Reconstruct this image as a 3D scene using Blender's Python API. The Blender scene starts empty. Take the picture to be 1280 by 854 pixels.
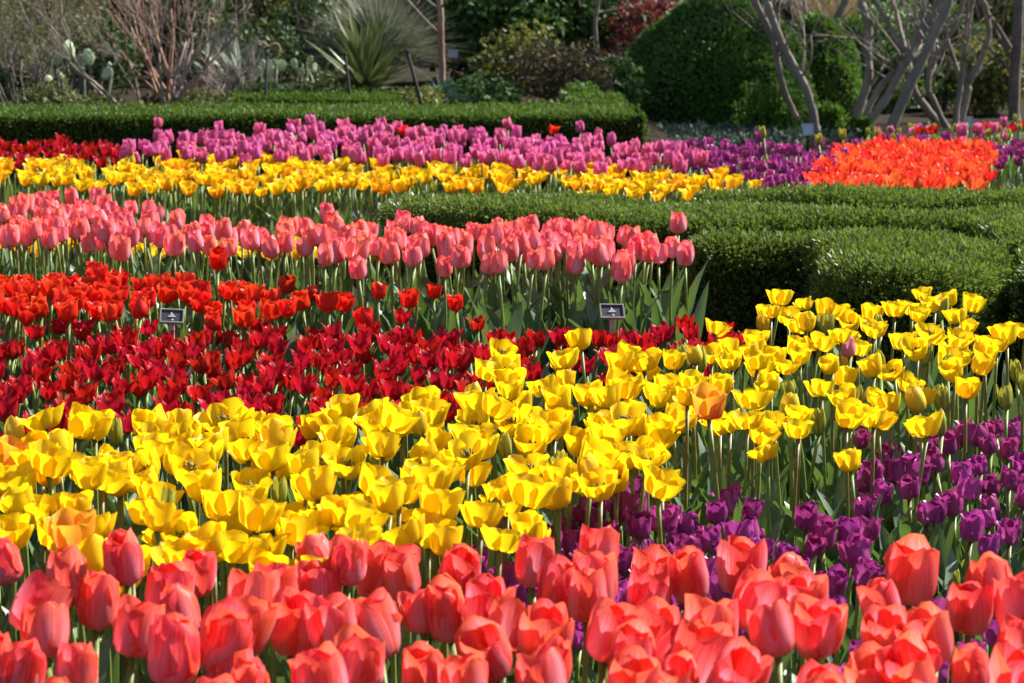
import bpy, bmesh, math, random
import numpy as np
from mathutils import Vector, Matrix, Euler, Quaternion

# ------------------------------------------------------------------ camera, sky, sun, exposure
S = bpy.context.scene
COL = S.collection
F, CX, CY = 2800.0, 640.0, 427.0            # focal length in 1280-pixel units
CAM_H = 1.25
PITCH = math.atan((CY + 33.0) / F)
cam_d = bpy.data.cameras.new("camera")
cam_d.sensor_width = 36.0
cam_d.lens = F / 1280.0 * 36.0
cam_d.clip_start, cam_d.clip_end = 0.1, 500.0
cam_d.dof.use_dof = True
cam_d.dof.focus_distance = 4.7
cam_d.dof.aperture_fstop = 11.0
cam = bpy.data.objects.new("camera", cam_d)
cam.location = (0, 0, CAM_H)
cam.rotation_euler = (math.pi / 2 - PITCH, 0, 0)
COL.objects.link(cam)
S.camera = cam

TO_SUN = Vector((0.77, 0.43, 0.80)).normalized()
w = bpy.data.worlds.new("World")
S.world = w
w.use_nodes = True
nt = w.node_tree
bg = nt.nodes["Background"]
sky = nt.nodes.new("ShaderNodeTexSky")
sky.sky_type = 'NISHITA'
sky.sun_disc = False
sky.sun_elevation = math.asin(TO_SUN.z)
sky.sun_rotation = math.atan2(TO_SUN.x, TO_SUN.y)
nt.links.new(sky.outputs[0], bg.inputs[0])
bg.inputs[1].default_value = 0.058
sun_d = bpy.data.lights.new("sun", 'SUN')
sun_d.energy = 5.0
sun_d.angle = math.radians(0.5)
sun_d.color = (1.0, 0.95, 0.87)
sun = bpy.data.objects.new("sun", sun_d)
sun.rotation_euler = TO_SUN.to_track_quat('Z', 'Y').to_euler()
sun.location = (6, 2, 8)
COL.objects.link(sun)
S.view_settings.view_transform = 'Standard'
S.view_settings.look = 'None'
S.view_settings.exposure = 1.2
S.view_settings.gamma = 1.0
S.view_settings.use_curve_mapping = False
S.cycles.max_bounces = 8
S.cycles.transparent_max_bounces = 8

R = random.Random(7)
NR = np.random.default_rng(7)

# ------------------------------------------------------------------ helpers
def ray(px, py):
    xc, yc = (px - CX) / F, (CY - py) / F
    cp, sp = math.cos(PITCH), math.sin(PITCH)
    return Vector((xc, cp + yc * sp, -sp + yc * cp))

def at_z(px, py, z):                       # point of the plane z that this pixel of the photograph looks at
    d = ray(px, py)
    t = (z - CAM_H) / d.z
    return Vector((0, 0, CAM_H)) + d * t

def at_y(px, py, y):                       # point at depth y
    d = ray(px, py)
    return Vector((0, 0, CAM_H)) + d * (y / d.y)

def to_px(p):
    cp, sp = math.cos(PITCH), math.sin(PITCH)
    x, y, z = p[0], p[1], p[2] - CAM_H
    dep = y * cp - z * sp
    up = y * sp + z * cp
    return CX + F * x / dep, CY - F * up / dep

def tag(o, label=None, cat=None, group=None, kind=None):
    if label: o['label'] = label
    if cat: o['category'] = cat
    if group: o['group'] = group
    if kind: o['kind'] = kind
    return o

def link(name, data, parent=None):
    o = bpy.data.objects.new(name, data)
    COL.objects.link(o)
    if parent is not None:
        o.parent = parent
    return o

def empty(name, loc, label, cat, group=None):
    o = bpy.data.objects.new(name, None)
    o.empty_display_size = 0.02
    COL.objects.link(o)
    o.location = loc
    return tag(o, label, cat, group)

def np_mesh(name, V, Fq, mat, smooth=False):
    V = np.asarray(V, dtype=np.float32).reshape(-1, 3)
    Fq = np.asarray(Fq, dtype=np.int32)
    k = Fq.shape[1]
    me = bpy.data.meshes.new(name)
    me.vertices.add(len(V)); me.vertices.foreach_set("co", V.ravel())
    me.loops.add(Fq.size); me.loops.foreach_set("vertex_index", Fq.ravel())
    me.polygons.add(len(Fq))
    me.polygons.foreach_set("loop_start", np.arange(0, Fq.size, k, dtype=np.int32))
    me.update(calc_edges=True)
    me.validate()
    me.polygons.foreach_set("use_smooth", np.full(len(me.polygons), smooth))
    if mat: me.materials.append(mat)
    return me

def leaf_mesh(name, P, N, size, mat, aspect=0.45, lift=0.5, up=0.0, fold=0.25, vary=0.35):
    """many folded diamond leaves at points P, growing out along normals N"""
    P = np.asarray(P, float); N = np.asarray(N, float)
    n = len(P)
    N = N / (np.linalg.norm(N, axis=1, keepdims=True) + 1e-9)
    rnd = NR.normal(size=(n, 3))
    T = rnd - (rnd * N).sum(1, keepdims=True) * N
    T /= np.linalg.norm(T, axis=1, keepdims=True) + 1e-9
    D = T * (1 - lift) + N * lift + np.array([0, 0, up])
    D /= np.linalg.norm(D, axis=1, keepdims=True) + 1e-9
    B = np.cross(D, N + 0.3 * NR.normal(size=(n, 3)))
    B /= np.linalg.norm(B, axis=1, keepdims=True) + 1e-9
    C = np.cross(B, D)
    L = size * (1 + vary * NR.normal(size=(n, 1))).clip(0.4, 1.8)
    W = L * aspect * 0.5
    a = P
    m = P + D * L * 0.5
    b = m + B * W + C * W * fold
    c = P + D * L
    d = m - B * W + C * W * fold
    V = np.stack([a, b, c, d], 1).reshape(-1, 3)
    Fq = np.arange(4 * n).reshape(n, 4)
    return np_mesh(name, V, Fq, mat)

def tube_into(VL, FL, pts, radii, k=7):
    pts = [Vector(p) for p in pts]
    base = len(VL)
    n = len(pts)
    ref = Vector((0.31, 0.87, 0.2))
    for i, p in enumerate(pts):
        t = (pts[min(i + 1, n - 1)] - pts[max(i - 1, 0)])
        if t.length < 1e-9: t = Vector((0, 0, 1))
        t.normalize()
        u = t.cross(ref)
        if u.length < 1e-4: u = t.cross(Vector((1, 0, 0)))
        u.normalize(); v = t.cross(u)
        for j in range(k):
            a = 2 * math.pi * j / k
            VL.append(p + (u * math.cos(a) + v * math.sin(a)) * radii[i])
    for i in range(n - 1):
        for j in range(k):
            j2 = (j + 1) % k
            FL.append((base + i * k + j, base + i * k + j2, base + (i + 1) * k + j2, base + (i + 1) * k + j))
    # closed ends
    for i, rev in ((0, True), (n - 1, False)):
        VL.append(pts[i] + Vector((0, 0, 1e-5)))
        ci = len(VL) - 1
        for j in range(0, k):
            j2 = (j + 1) % k
            f = (base + i * k + j, base + i * k + j2, ci, ci)
            FL.append(f[:3] if not rev else f[:3][::-1])

def list_mesh(name, VL, FL, mat, smooth=True):
    me = bpy.data.meshes.new(name)
    me.from_pydata([tuple(v) for v in VL], [], FL)
    me.update()
    for p in me.polygons: p.use_smooth = smooth
    if mat: me.materials.append(mat)
    return me

def box_into(VL, FL, c, s, rot=None):
    b = len(VL)
    for z in (-1, 1):
        for y in (-1, 1):
            for x in (-1, 1):
                v = Vector((x * s[0] / 2, y * s[1] / 2, z * s[2] / 2))
                if rot is not None: v = rot @ v
                VL.append(v + Vector(c))
    for f in ((0, 2, 3, 1), (4, 5, 7, 6), (0, 1, 5, 4), (2, 6, 7, 3), (0, 4, 6, 2), (1, 3, 7, 5)):
        FL.append(tuple(b + i for i in f))

def catmull(pts, sub=5):
    pts = [Vector(p) for p in pts]
    out = []
    n = len(pts)
    for i in range(n - 1):
        p0, p1, p2, p3 = pts[max(i - 1, 0)], pts[i], pts[i + 1], pts[min(i + 2, n - 1)]
        for s in range(sub):
            t = s / sub
            out.append(0.5 * ((2 * p1) + (p2 - p0) * t + (2 * p0 - 5 * p1 + 4 * p2 - p3) * t * t + (3 * p1 - p0 - 3 * p2 + p3) * t ** 3))
    out.append(pts[-1])
    return out

def inside(poly, x, y):
    c = False
    j = len(poly) - 1
    for i in range(len(poly)):
        xi, yi = poly[i][0], poly[i][1]; xj, yj = poly[j][0], poly[j][1]
        if (yi > y) != (yj > y) and x < (xj - xi) * (y - yi) / (yj - yi) + xi:
            c = not c
        j = i
    return c

# ------------------------------------------------------------------ materials
class NB:
    def __init__(self, name):
        self.m = bpy.data.materials.new(name)
        self.m.use_nodes = True
        self.t = self.m.node_tree
        self.t.nodes.clear()
        self.out = self.t.nodes.new("ShaderNodeOutputMaterial")
    def n(self, typ, **kw):
        nd = self.t.nodes.new(typ)
        for k, v in kw.items(): setattr(nd, k, v)
        return nd
    def l(self, a, b): self.t.links.new(a, b)
    def math(self, op, a, b=None, clamp=False):
        nd = self.n("ShaderNodeMath", operation=op, use_clamp=clamp)
        for i, v in enumerate((a, b)):
            if v is None: continue
            if isinstance(v, (int, float)): nd.inputs[i].default_value = v
            else: self.l(v, nd.inputs[i])
        return nd.outputs[0]
    def mix(self, fac, a, b, blend='MIX'):
        nd = self.n("ShaderNodeMix", data_type='RGBA', blend_type=blend)
        for sock, v in ((nd.inputs[0], fac), (nd.inputs[6], a), (nd.inputs[7], b)):
            if isinstance(v, (int, float)): sock.default_value = v
            elif isinstance(v, tuple): sock.default_value = (*v, 1.0)[:4]
            else: self.l(v, sock)
        return nd.outputs[2]
    def noise(self, scale, vec=None, detail=3.0, rough=0.6):
        nd = self.n("ShaderNodeTexNoise")
        nd.inputs["Scale"].default_value = scale
        nd.inputs["Detail"].default_value = detail
        nd.inputs["Roughness"].default_value = rough
        if vec is not None: self.l(vec, nd.inputs["Vector"])
        return nd.outputs["Fac"]
    def ramp(self, fac, stops):
        nd = self.n("ShaderNodeValToRGB")
        while len(nd.color_ramp.elements) < len(stops): nd.color_ramp.elements.new(0.5)
        for e, (p, c) in zip(nd.color_ramp.elements, stops):
            e.position = p; e.color = (*c, 1.0)
        self.l(fac, nd.inputs[0])
        return nd.outputs[0]
    def obj(self): return self.n("ShaderNodeTexCoord").outputs["Object"]

def surf(b, color, rough=0.6, spec=0.3, trans=0.0, tcol=None, bump=None, bstr=0.3, bdist=0.01):
    p = b.n("ShaderNodeBsdfPrincipled")
    if isinstance(color, tuple): p.inputs["Base Color"].default_value = (*color, 1)
    else: b.l(color, p.inputs["Base Color"])
    p.inputs["Roughness"].default_value = rough
    p.inputs["Specular IOR Level"].default_value = spec
    if bump is not None:
        bn = b.n("ShaderNodeBump")
        bn.inputs["Strength"].default_value = bstr
        bn.inputs["Distance"].default_value = bdist
        b.l(bump, bn.inputs["Height"]); b.l(bn.outputs[0], p.inputs["Normal"])
    if trans > 0:
        tr = b.n("ShaderNodeBsdfTranslucent")
        tc = tcol if tcol is not None else color
        if isinstance(tc, tuple): tr.inputs[0].default_value = (*tc, 1)
        else: b.l(tc, tr.inputs[0])
        mx = b.n("ShaderNodeMixShader")
        mx.inputs[0].default_value = trans
        b.l(p.outputs[0], mx.inputs[1]); b.l(tr.outputs[0], mx.inputs[2])
        b.l(mx.outputs[0], b.out.inputs[0])
    else:
        b.l(p.outputs[0], b.out.inputs[0])
    return b.m

def petal_mat(name, edge, mid, base, flame=0.8, base_v=0.16, rough=0.42, trans=0.42, streak=0.25, tip=None, sat_var=0.06, hue_var=0.012):
    b = NB(name)
    uv = b.n("ShaderNodeTexCoord").outputs["UV"]
    sx = b.n("ShaderNodeSeparateXYZ"); b.l(uv, sx.inputs[0])
    u, v = sx.outputs[0], sx.outputs[1]
    rnd = b.n("ShaderNodeObjectInfo").outputs["Random"]
    du = b.math('ABSOLUTE', b.math('SUBTRACT', u, 0.5))
    mp = b.n("ShaderNodeMapping"); mp.inputs["Scale"].default_value = (26, 1.6, 1)
    cmb = b.n("ShaderNodeCombineXYZ"); b.l(b.math('MULTIPLY', rnd, 37.0), cmb.inputs[2])
    ad = b.n("ShaderNodeVectorMath", operation='ADD'); b.l(uv, ad.inputs[0]); b.l(cmb.outputs[0], ad.inputs[1])
    b.l(ad.outputs[0], mp.inputs["Vector"])
    st = b.noise(1.0, mp.outputs[0], 4.0)
    # flame: strong on the midrib, fading to the rim and to the tip
    fl = b.math('SUBTRACT', 1.0, b.math('MULTIPLY', du, 2.9), True)
    fl = b.math('MULTIPLY', fl, b.math('SUBTRACT', 1.25, b.math('MULTIPLY', v, 1.15), True))
    fl = b.math('MULTIPLY', b.math('ADD', b.math('MULTIPLY', fl, 1.5), b.math('MULTIPLY', b.math('SUBTRACT', st, 0.5), 1.8)), flame, True)
    c = b.mix(fl, edge, mid)
    if tip: c = b.mix(b.math('MULTIPLY', b.math('SUBTRACT', v, 0.75, True), 3.0, True), c, tip)
    bf = b.math('SUBTRACT', 1.0, b.math('DIVIDE', v, base_v), True)
    c = b.mix(b.math('MULTIPLY', bf, 0.85), c, base)
    mp2 = b.n("ShaderNodeMapping"); mp2.inputs["Scale"].default_value = (75, 1.1, 1)
    b.l(ad.outputs[0], mp2.inputs["Vector"])
    vein = b.noise(1.0, mp2.outputs[0], 2.0)
    st = b.math('ADD', b.math('MULTIPLY', st, 0.6), b.math('MULTIPLY', vein, 0.4))
    val = b.math('ADD', 1.0 - streak * 0.5, b.math('MULTIPLY', st, streak))
    hs = b.n("ShaderNodeHueSaturation")
    b.l(c, hs.inputs["Color"])
    b.l(b.math('ADD', 0.5 - hue_var, b.math('MULTIPLY', rnd, 2 * hue_var)), hs.inputs["Hue"])
    b.l(b.math('MULTIPLY', val, b.math('ADD', 1 - sat_var, b.math('MULTIPLY', b.math('FRACT', b.math('MULTIPLY', rnd, 17.3)), 2 * sat_var))), hs.inputs["Value"])
    return surf(b, hs.outputs[0], rough, 0.35, trans, None, st, 0.25, 0.002)

def leafy_mat(name, stops, rough=0.5, spec=0.3, trans=0.3, tcol=(0.12, 0.2, 0.03)):
    b = NB(name)
    g = b.n("ShaderNodeNewGeometry").outputs["Random Per Island"]
    big = b.noise(2.3, b.obj(), 2.0)
    f = b.math('ADD', b.math('MULTIPLY', g, 0.75), b.math('MULTIPLY', b.math('SUBTRACT', big, 0.38), 0.6), True)
    c = b.ramp(f, stops)
    return surf(b, c, rough, spec, trans, tcol)

def plain_mat(name, c1, c2, scale=8.0, rough=0.8, spec=0.2, bump=0.3, stretch=None, trans=0.0, bdist=0.01):
    b = NB(name)
    vec = b.obj()
    if stretch:
        mp = b.n("ShaderNodeMapping"); mp.inputs["Scale"].default_value = stretch
        b.l(vec, mp.inputs["Vector"]); vec = mp.outputs[0]
    nz = b.noise(scale, vec, 5.0)
    nz2 = b.ramp(nz, [(0.3, c1), (0.7, c2)])
    return surf(b, nz2, rough, spec, trans, None, nz, bump, bdist)

M = {}
M['coral'] = petal_mat('coral_petal', (0.90, 0.096, 0.060), (0.89, 0.34, 0.41), (0.85, 0.72, 0.42), 1.15, 0.12, tip=(0.90, 0.115, 0.075), streak=0.75, trans=0.5, rough=.42)
M['pink'] = petal_mat('pink_petal', (0.91, 0.16, 0.15), (0.92, 0.48, 0.62), (0.75, 0.6, 0.4), 1.05, 0.10, tip=(0.86, 0.14, 0.09), streak=0.3)
M['yellow'] = petal_mat('yellow_petal', (0.92, 0.65, 0.006), (0.93, 0.72, 0.02), (0.75, 0.55, 0.02), 0.6, 0.15, streak=0.35, trans=0.5, hue_var=0.012, sat_var=0.10)
M['flamed'] = petal_mat('flamed_petal', (0.92, 0.50, 0.03), (0.88, 0.20, 0.06), (0.8, 0.6, 0.05), 0.9, 0.15, trans=0.4)
M['crimson'] = petal_mat('crimson_petal', (0.462, 0.006, 0.011), (0.444, 0.011, 0.023), (0.107, 0.044, 0.018), 0.7, 0.10, streak=0.35, sat_var=0.15, hue_var=0.006)
M['scarlet'] = petal_mat('scarlet_petal', (0.75, 0.030, 0.010), (0.70, 0.025, 0.018), (0.6, 0.35, 0.03), 0.7, 0.10, tip=(0.82, 0.07, 0.02), hue_var=0.005, streak=0.3)
M['purple'] = petal_mat('purple_petal', (0.37, 0.036, 0.22), (0.50, 0.11, 0.38), (0.25, 0.2, 0.2), 0.8, 0.10, streak=0.5, rough=0.32, trans=0.36, sat_var=0.2, hue_var=0.02)
M['mauve'] = petal_mat('mauve_petal', (0.76, 0.16, 0.37), (0.60, 0.09, 0.29), (0.6, 0.5, 0.5), 0.8, 0.10, hue_var=0.02)
M['mauve_pale'] = petal_mat('pale_pink_petal', (0.72, 0.28, 0.42), (0.66, 0.22, 0.40), (0.6, 0.5, 0.4), 0.8, 0.10)
M['golden'] = petal_mat('golden_petal', (0.93, 0.62, 0.010), (0.92, 0.47, 0.012), (0.8, 0.55, 0.02), 0.7, 0.15, trans=0.4, hue_var=0.018)
M['orange'] = petal_mat('orange_petal', (0.88, 0.092, 0.026), (0.88, 0.055, 0.040), (0.85, 0.5, 0.05), 0.9, 0.10, hue_var=0.012)
M['bud'] = petal_mat('green_bud_petal', (0.50, 0.46, 0.05), (0.22, 0.30, 0.06), (0.16, 0.26, 0.06), 1.0, 0.3, trans=0.3)
M['yellowbud'] = petal_mat('yellow_bud_petal', (0.88, 0.60, 0.02), (0.75, 0.58, 0.05), (0.4, 0.42, 0.06), 1.0, 0.3, trans=0.3)

def tulip_leaf_mat():
    b = NB('tulip_leaf')
    uv = b.n("ShaderNodeTexCoord").outputs["UV"]
    rnd = b.n("ShaderNodeObjectInfo").outputs["Random"]
    mp = b.n("ShaderNodeMapping"); mp.inputs["Scale"].default_value = (30, 0.8, 1)
    b.l(uv, mp.inputs["Vector"])
    st = b.noise(1.0, mp.outputs[0], 3.0)
    f = b.math('ADD', b.math('MULTIPLY', rnd, 0.7), b.math('MULTIPLY', st, 0.35), True)
    c = b.ramp(f, [(0.0, (0.060, 0.115, 0.055)), (0.5, (0.105, 0.175, 0.10)), (0.85, (0.165, 0.235, 0.15)), (1.0, (0.16, 0.22, 0.06))])
    return surf(b, c, 0.40, 0.45, 0.20, (0.17, 0.30, 0.045), st, 0.25, 0.002)
M['leaf'] = tulip_leaf_mat()
M['stem'] = plain_mat('tulip_stem', (0.15, 0.23, 0.05), (0.24, 0.31, 0.07), 20, 0.45, 0.35, 0.1, trans=0.15)
M['stemred'] = plain_mat('tulip_stem_brownish', (0.13, 0.11, 0.035), (0.20, 0.20, 0.05), 20, 0.45, 0.35, 0.1)
M['pistil'] = plain_mat('tulip_pistil', (0.05, 0.04, 0.02), (0.4, 0.35, 0.05), 60, 0.6, 0.2, 0.1)
M['hedge'] = leafy_mat('boxwood_leaf', [(0.0, (0.055, 0.090, 0.014)), (0.45, (0.125, 0.180, 0.026)), (0.85, (0.20, 0.255, 0.050)), (1.0, (0.34, 0.36, 0.12))], 0.42, 0.4, 0.3, (0.18, 0.26, 0.035))
M['hedge_bright'] = leafy_mat('hedge_leaf', [(0.0, (0.048, 0.103, 0.014)), (0.5, (0.083, 0.179, 0.024)), (1.0, (0.179, 0.275, 0.048))], 0.5, 0.3, 0.25, (0.138, 0.275, 0.028))
M['hedge_far'] = leafy_mat('clipped_hedge_leaf', [(0.0, (0.039, 0.078, 0.010)), (0.5, (0.085, 0.150, 0.018)), (1.0, (0.182, 0.247, 0.039))], 0.55, 0.25, 0.25, (0.130, 0.234, 0.026))
M['core'] = plain_mat('shaded_core_and_twigs', (0.012, 0.016, 0.006), (0.03, 0.03, 0.014), 30, 0.9, 0.1, 0.5)  # shade inside hedges and domes put into a dark colour; yew stems share it
M['topiary'] = leafy_mat('topiary_leaf', [(0.0, (0.042, 0.102, 0.019)), (0.6, (0.084, 0.186, 0.032)), (1.0, (0.167, 0.298, 0.056))], 0.45, 0.35, 0.2, (0.149, 0.298, 0.037))
M['ivy'] = leafy_mat('ivy_leaf', [(0.0, (0.025, 0.061, 0.016)), (0.6, (0.061, 0.129, 0.038)), (1.0, (0.150, 0.231, 0.068))], 0.6, 0.2, 0.2, (0.095, 0.177, 0.027))
M['olive'] = leafy_mat('olive_leaf', [(0.0, (0.068, 0.075, 0.030)), (0.6, (0.128, 0.143, 0.057)), (1.0, (0.255, 0.255, 0.105))], 0.6, 0.2, 0.25, (0.180, 0.210, 0.045))
M['yellowish'] = leafy_mat('yellowing_leaf', [(0.0, (0.068, 0.090, 0.024)), (0.7, (0.150, 0.180, 0.045)), (0.9, (0.450, 0.360, 0.045)), (1.0, (0.600, 0.480, 0.045))], 0.5, 0.3, 0.25, (0.225, 0.225, 0.030))
M['brownleaf'] = leafy_mat('brown_leaf', [(0.0, (0.053, 0.045, 0.030)), (0.7, (0.112, 0.093, 0.057)), (1.0, (0.270, 0.210, 0.120))], 0.7, 0.15, 0.2, (0.150, 0.120, 0.045))
M['burgundy'] = leafy_mat('burgundy_leaf', [(0.0, (0.080, 0.022, 0.022)), (0.6, (0.192, 0.056, 0.048)), (1.0, (0.384, 0.144, 0.112))], 0.5, 0.3, 0.25, (0.320, 0.064, 0.048))
M['dark'] = leafy_mat('dark_tree_leaf', [(0.0, (0.025, 0.046, 0.016)), (0.6, (0.061, 0.102, 0.036)), (1.0, (0.136, 0.190, 0.068))], 0.5, 0.3, 0.2, (0.082, 0.136, 0.027))
M['bark'] = plain_mat('grey_bark', (0.138, 0.116, 0.100), (0.311, 0.268, 0.224), 9, 0.8, 0.2, 0.8, (1, 1, 0.25), bdist=0.02)
M['twig'] = plain_mat('twig_bark', (0.170, 0.128, 0.111), (0.323, 0.255, 0.230), 14, 0.8, 0.2, 0.3)
M['twigred'] = plain_mat('reddish_twig', (0.24, 0.12, 0.08), (0.38, 0.24, 0.18), 14, 0.8, 0.2, 0.3)
M['twigdark'] = plain_mat('dark_twig', (0.10, 0.085, 0.075), (0.22, 0.18, 0.16), 14, 0.8, 0.2, 0.3)
M['reedtan'] = plain_mat('dry_reed', (0.34, 0.27, 0.16), (0.55, 0.46, 0.30), 10, 0.7, 0.2, 0.2)
M['cactus'] = plain_mat('cactus_skin', (0.290, 0.392, 0.217), (0.638, 0.700, 0.478), 9, 0.55, 0.3, 0.3)
M['cactus_old'] = plain_mat('old_cactus_stem', (0.05, 0.06, 0.035), (0.14, 0.13, 0.09), 9, 0.8, 0.2, 0.5)
M['yucca'] = plain_mat('yucca_blade', (0.094, 0.130, 0.043), (0.216, 0.245, 0.094), 6, 0.4, 0.4, 0.1, trans=0.15)
M['agave'] = plain_mat('agave_blade', (0.10, 0.14, 0.10), (0.24, 0.29, 0.22), 6, 0.5, 0.3, 0.1)
M['silver'] = plain_mat('silvery_blade', (0.153, 0.173, 0.115), (0.268, 0.280, 0.204), 6, 0.5, 0.3, 0.1, trans=0.25)
M['blueleaf'] = plain_mat('blue_green_leaf', (0.06, 0.14, 0.09), (0.16, 0.27, 0.17), 8, 0.5, 0.3, 0.1, trans=0.2)
M['metal'] = plain_mat('dark_metal', (0.015, 0.015, 0.016), (0.03, 0.03, 0.033), 30, 0.75, 0.2, 0.1)
M['plaque'] = plain_mat('plaque_face', (0.030, 0.032, 0.045), (0.045, 0.047, 0.060), 30, 0.4, 0.5, 0.05)
M['alu'] = plain_mat('plaque_rim', (0.20, 0.195, 0.19), (0.30, 0.29, 0.28), 60, 0.45, 0.5, 0.1)
M['letter'] = plain_mat('plaque_lettering', (0.48, 0.48, 0.47), (0.58, 0.58, 0.56), 60, 0.6, 0.3, 0.0)
M['post'] = plain_mat('plaque_post', (0.36, 0.31, 0.28), (0.48, 0.42, 0.38), 60, 0.6, 0.3, 0.1)
M['label_pale'] = plain_mat('pale_label', (0.45, 0.50, 0.58), (0.58, 0.62, 0.70), 40, 0.5, 0.4, 0.1)
M['sign_grey'] = plain_mat('grey_sign', (0.40, 0.41, 0.45), (0.52, 0.53, 0.57), 40, 0.5, 0.4, 0.1)
M['redbark'] = plain_mat('reddish_bark', (0.24, 0.12, 0.075), (0.42, 0.34, 0.28), 5, 0.8, 0.2, 0.5, (1, 1, 0.4))
M['rock'] = plain_mat('pale_rock', (0.20, 0.18, 0.16), (0.42, 0.40, 0.37), 6, 0.85, 0.2, 0.8)
M['pansy'] = plain_mat('pansy_petal', (0.09, 0.02, 0.22), (0.18, 0.04, 0.36), 30, 0.6, 0.2, 0.1, trans=0.3)
M['alyssum'] = plain_mat('white_flower_petal', (0.62, 0.62, 0.62), (0.82, 0.82, 0.82), 30, 0.6, 0.2, 0.1, trans=0.3)
M['silverleaf'] = leafy_mat('silver_ground_leaf', [(0.0, (0.072, 0.102, 0.078)), (0.6, (0.120, 0.162, 0.126)), (1.0, (0.192, 0.228, 0.180))], 0.6, 0.2, 0.2, (0.072, 0.108, 0.060))

def soil_mat():
    b = NB('soil_and_mulch')
    v = b.obj()
    n1 = b.noise(60, v, 6.0, 0.7)
    n2 = b.noise(1.6, v, 3.0)
    c = b.ramp(n1, [(0.3, (0.014, 0.010, 0.007)), (0.55, (0.034, 0.025, 0.017)), (0.75, (0.085, 0.067, 0.050))])
    c = b.mix(b.math('MULTIPLY', n2, 0.5), c, (0.045, 0.04, 0.024), 'MIX')
    return surf(b, c, 0.95, 0.1, 0, None, n1, 0.8, 0.02)
M['soil'] = soil_mat()
M['mulch'] = leafy_mat('mulch_chip', [(0.0, (0.04, 0.028, 0.02)), (0.6, (0.13, 0.10, 0.075)), (1.0, (0.36, 0.31, 0.25))], 0.9, 0.1, 0.0)

# ------------------------------------------------------------------ ground
def sstep(a, b, v):
    t = np.clip((v - a) / (b - a), 0, 1)
    return t * t * (3 - 2 * t)
def gz(x, y):                              # the planted bank behind the long hedge rises on the left
    x = np.asarray(x, float); y = np.asarray(y, float)
    return 0.30 * sstep(13.4, 15.2, y) * sstep(1.6, 0.4, x)
n = 90
xs = np.concatenate([np.linspace(-150, -12, 20), np.linspace(-10, 10, 60), np.linspace(12, 150, 20)])
ys = np.concatenate([np.linspace(-40, 0, 10), np.linspace(0.5, 24, 140), np.linspace(28, 300, 20)])
X, Y = np.meshgrid(xs, ys)
Z = 0.012 * np.sin(X * 3.1 + 1.3 * np.sin(Y * 2.3)) * np.cos(Y * 2.7) + gz(X, Y)
V = np.stack([X, Y, Z], -1).reshape(-1, 3)
nx = len(xs)
idx = np.arange(len(V)).reshape(len(ys), nx)
Fq = np.stack([idx[:-1, :-1], idx[:-1, 1:], idx[1:, 1:], idx[1:, :-1]], -1).reshape(-1, 4)
g = link('ground', np_mesh('ground', V, Fq, M['soil'], True))
tag(g, 'dark brown garden soil under the flower beds and shrubs', None, None, 'structure')
k = 9000
P = np.stack([NR.uniform(-2.6, 3.0, k), NR.uniform(2.0, 11, k), NR.uniform(0.005, 0.03, k)], 1)
N = NR.normal(size=(k, 3)) * 0.5 + np.array([0, 0, 1])
mu = link('mulch', leaf_mesh('mulch', P, N, 0.035, M['mulch'], 0.4, 0.05, 0, 0.1))
tag(mu, 'scattered shredded bark mulch on the soil between the tulips', 'mulch', None, 'stuff')

# ------------------------------------------------------------------ hedges
def poly_info(poly):
    e = []
    for i in range(len(poly)):
        a = np.array(poly[i][:2]); b = np.array(poly[(i + 1) % len(poly)][:2])
        e.append((a, b, np.linalg.norm(b - a)))
    return e

def edge_dist(e, P):
    d = np.full(len(P), 1e9)
    for a, b, L in e:
        t = ((P - a) @ (b - a)) / (L * L + 1e-12)
        q = a + np.clip(t, 0, 1)[:, None] * (b - a)
        d = np.minimum(d, np.linalg.norm(P - q, axis=1))
    return d

def smooth_poly(pts, sub=6):
    m = len(pts)
    P = [Vector((p[0], p[1], 0)) for p in pts]
    out = []
    for i in range(m):
        p0, p1, p2, p3 = P[i - 1], P[i], P[(i + 1) % m], P[(i + 2) % m]
        for s in range(sub):
            t = s / sub
            out.append(0.5 * ((2 * p1) + (p2 - p0) * t + (2 * p0 - 5 * p1 + 4 * p2 - p3) * t * t + (3 * p1 - p0 - 3 * p2 + p3) * t ** 3))
    a = sum(out[i].x * out[(i + 1) % len(out)].y - out[(i + 1) % len(out)].x * out[i].y for i in range(len(out)))
    if a < 0: out.reverse()
    return [(p.x, p.y) for p in out]

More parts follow.
